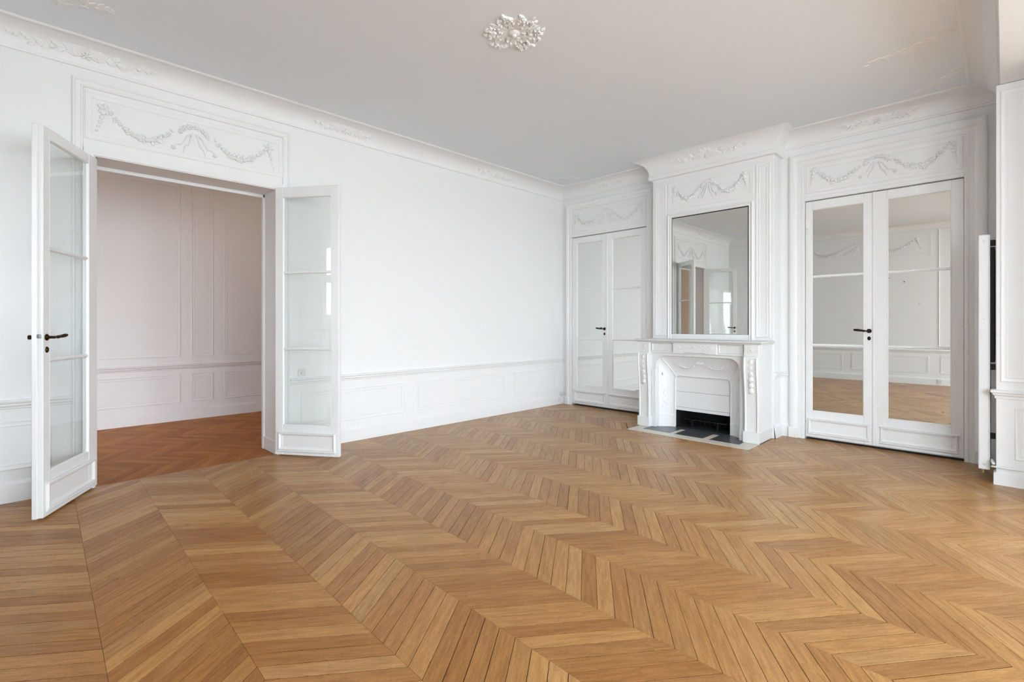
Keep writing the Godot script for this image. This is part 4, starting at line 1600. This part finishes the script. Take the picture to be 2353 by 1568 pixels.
func build_ornaments() -> void:
	garland("plaster_garland", "plaster flower garland in the panel above the open double doorway", Vector3(1.07, 2.835, ZA + 0.001), Vector3(1, 0, 0), Vector3(0, 0, 1), 0.655, 0.28, "plaster garlands")
	garland("plaster_garland", "plaster flower garland above the mirrored doors right of the fireplace", Vector3(XB - 0.001, 2.835, -0.905), Vector3(0, 0, 1), Vector3(-1, 0, 0), 0.60, 0.24, "plaster garlands")
	garland("plaster_garland", "plaster flower garland above the mirrored doors in the far corner", Vector3(XB - 0.001, 2.835, -4.11), Vector3(0, 0, 1), Vector3(-1, 0, 0), 0.60, 0.24, "plaster garlands")
	garland("plaster_garland", "plaster flower garland over the mirror on the chimney breast", Vector3(XCH - 0.001, 2.875, -2.511), Vector3(0, 0, 1), Vector3(-1, 0, 0), 0.45, 0.24, "plaster garlands")
	garland("plaster_garland", "plaster flower garland reflected in the mirrored doors near the radiator", Vector3(XD + 0.001, 2.92, -2.31), Vector3(0, 0, 1), Vector3(1, 0, 0), 1.10, 0.32, "plaster garlands")
	# ceiling rose
	var c := thing("ceiling_rose", "white plaster acanthus rose in the middle of the ceiling", "ceiling rose", Vector3(2.523, TOP, -2.499))
	var N := Vector3.DOWN
	var U := Vector3(1, 0, 0)
	var V := Vector3(0, 0, 1)
	var k := MB.new()
	k.lathe([Vector2(0.0, -0.004), Vector2(0.040, -0.004), Vector2(0.041, 0.010), Vector2(0.030, 0.018), Vector2(0.018, 0.022), Vector2(0.014, 0.032), Vector2(0.0, 0.038)], Vector3.ZERO, N, 16, 1.0, V)
	put("boss", k, "plaster", c)
	var rr := RandomNumberGenerator.new()
	rr.seed = 31
	for i in 6:
		k = MB.new()
		var t := TAU * (i + 0.18) / 6.0
		var d := U * cos(t) + V * sin(t)
		var s := N.cross(d)
		var far := 0.150 + 0.045 * rr.randf()
		k.leaf(d * 0.03, (d + s * 0.10 * (rr.randf() - 0.5)).normalized(), N, far, 0.030, 0.013, 1.4)
		for q in [-1.0, 1.0]:
			for m in 3:
				var at: Vector3 = d * (0.045 + 0.045 * m) + s * q * 0.008
				k.leaf(at, (d * (0.55 + 0.3 * rr.randf()) + s * q).normalized(), N, 0.050 + 0.030 * rr.randf(), 0.013 + 0.008 * rr.randf(), 0.008 + 0.008 * rr.randf(), 1.2)
			k.blob(d * (0.075 + 0.03 * rr.randf()) + s * q * (0.045 + 0.02 * rr.randf()) + N * 0.006, d * 0.012, s * 0.011, N * 0.014, 4, 6)
			# scroll of beads and small curling leaves
			var turn := 0.7 + 0.5 * rr.randf()
			for m in 6:
				var u := m / 5.0
				var at: Vector3 = d * (0.125 + 0.05 * sin(u * 2.6 * turn)) + s * q * (0.018 + 0.062 * u)
				k.blob(at + N * (0.004 + 0.006 * rr.randf()), d * (0.014 - 0.006 * u), s * (0.012 - 0.004 * u), N * 0.012, 4, 6)
				if m % 2 == 1:
					k.leaf(at, (d * (rr.randf() - 0.2) + s * q * (rr.randf() - 0.3)).normalized(), N, 0.035 + 0.02 * rr.randf(), 0.012, 0.014 + 0.01 * rr.randf(), 1.3)
		put("acanthus_leaf", k, "plaster", c)
	# cornice sprays
	var cove := func(wallN: Vector3) -> Vector3: return (wallN * 0.75 + Vector3.DOWN * 0.66).normalized()
	var dat := [
		[Vector3(0.36, 3.275, ZA + 0.04), Vector3(1, 0, 0), Vector3(0, 0, 1), 0.40, "leafy plaster spray on the cornice above the open left door leaf"],
		[Vector3(2.42, 3.275, ZA + 0.04), Vector3(1, 0, 0), Vector3(0, 0, 1), 0.30, "leafy plaster spray at the middle of the left wall cornice"],
		[Vector3(4.60, 3.275, ZA + 0.04), Vector3(1, 0, 0), Vector3(0, 0, 1), 0.30, "leafy plaster spray on the left wall cornice near the far corner"],
		[Vector3(XCH - 0.055, 3.255, -2.51), Vector3(0, 0, 1), Vector3(-1, 0, 0), 0.42, "leafy plaster spray on the chimney breast cornice"],
		[Vector3(XB - 0.04, 3.275, -0.90), Vector3(0, 0, 1), Vector3(-1, 0, 0), 0.30, "leafy plaster spray on the cornice above the right mirrored doors"],
		[Vector3(XB - 0.04, 3.275, -4.10), Vector3(0, 0, 1), Vector3(-1, 0, 0), 0.30, "leafy plaster spray on the cornice above the far corner doors"],
	]
	for q in dat:
		var n: Vector3 = cove.call(q[2])
		spray("cornice_spray", q[4], q[0], q[1], q[1].cross(n) * (1.0 if q[1].cross(n).y > 0.0 else -1.0), n, q[3], "cornice sprays", 0.7)
	var flat := [
		[Vector3(5.62, TOP, -0.42), Vector3(1, 0, -1).normalized(), 0.34, "flat plaster spray on the ceiling in the near right corner"],
		[Vector3(4.78, TOP, -0.52), Vector3(0.3, 0, -1).normalized(), 0.30, "flat plaster spray on the ceiling left of the near right corner spray"],
		[Vector3(4.9, TOP, -0.16), Vector3(1, 0, 0), 0.30, "flat plaster spray on the ceiling along the bay beam"],
		[Vector3(0.30, TOP, -4.30), Vector3(1, 0, 0.5).normalized(), 0.14, "flat plaster spray on the ceiling at the top left"],
		[Vector3(5.62, TOP, -4.45), Vector3(1, 0, 1).normalized(), 0.30, "flat plaster spray on the ceiling in the far corner"],
	]
	for q in flat:
		spray("ceiling_spray", q[3], q[0], q[1], Vector3.DOWN.cross(q[1]), Vector3.DOWN, q[2], "ceiling sprays", 0.4)


# ---------------------------------------------------------------- sockets and switches
func plate(called: String, label: String, category: String, o: Vector3, U: Vector3, N: Vector3, w: float, h: float, holes: bool, group := "", deep := 0.0) -> void:
	var s := thing(called, label, category, o, group)
	var B := Basis(U, Vector3.UP, U.cross(Vector3.UP))
	if B.z.dot(N) < 0.0:
		B = Basis(-U, Vector3.UP, (-U).cross(Vector3.UP))
	s.basis = B
	var k := MB.new()
	k.box(Vector3(-w / 2, -h / 2, -deep), Vector3(w / 2, h / 2, 0.010), 0.003)
	put("plate", k, "plastic", s)
	k = MB.new()
	if holes:
		k.lathe([Vector2(0, 0.0), Vector2(w * 0.36, 0.0), Vector2(w * 0.36, 0.013), Vector2(w * 0.30, 0.013), Vector2(w * 0.28, 0.0108), Vector2(0, 0.0108)], Vector3.ZERO, Vector3.BACK, 18)
		put("socket_ring", k, "plastic", s)
		for q in [-1.0, 1.0]:
			k = MB.new()
			k.lathe([Vector2(0, 0.0), Vector2(0.0035, 0.0), Vector2(0.0035, 0.0116), Vector2(0, 0.0116)], Vector3(q * 0.010, 0, 0), Vector3.BACK, 8)
			put("pin_hole", k, "soot", s)
	else:
		k.lathe([Vector2(0, 0.009), Vector2(w * 0.26, 0.009), Vector2(w * 0.26, 0.020), Vector2(w * 0.20, 0.024), Vector2(0, 0.024)], Vector3(0.008, 0, 0), Vector3.BACK, 18)
		put("dimmer_knob", k, "plastic", s)


func build_small() -> void:
	plate("light_switch", "white square dimmer switch seen through the open right glazed leaf", "switch", Vector3(1.985, 0.768, ZA), Vector3(1, 0, 0), Vector3(0, 0, 1), 0.075, 0.075, false)
	plate("power_outlet", "upper white power outlet low on the wall by the far corner", "outlet", Vector3(6.012, 0.150, ZA + 0.020), Vector3(1, 0, 0), Vector3(0, 0, 1), 0.075, 0.075, true, "outlets by the far corner", 0.0195)
	plate("power_outlet", "lower white power outlet on the baseboard by the far corner", "outlet", Vector3(5.955, 0.075, ZA + 0.022), Vector3(1, 0, 0), Vector3(0, 0, 1), 0.060, 0.070, true, "outlets by the far corner")
	plate("power_outlet", "white power outlet reflected in the lower mirror near the radiator", "outlet", Vector3(XD + 0.022, 0.078, -0.938), Vector3(0, 0, 1), Vector3(1, 0, 0), 0.075, 0.070, true)
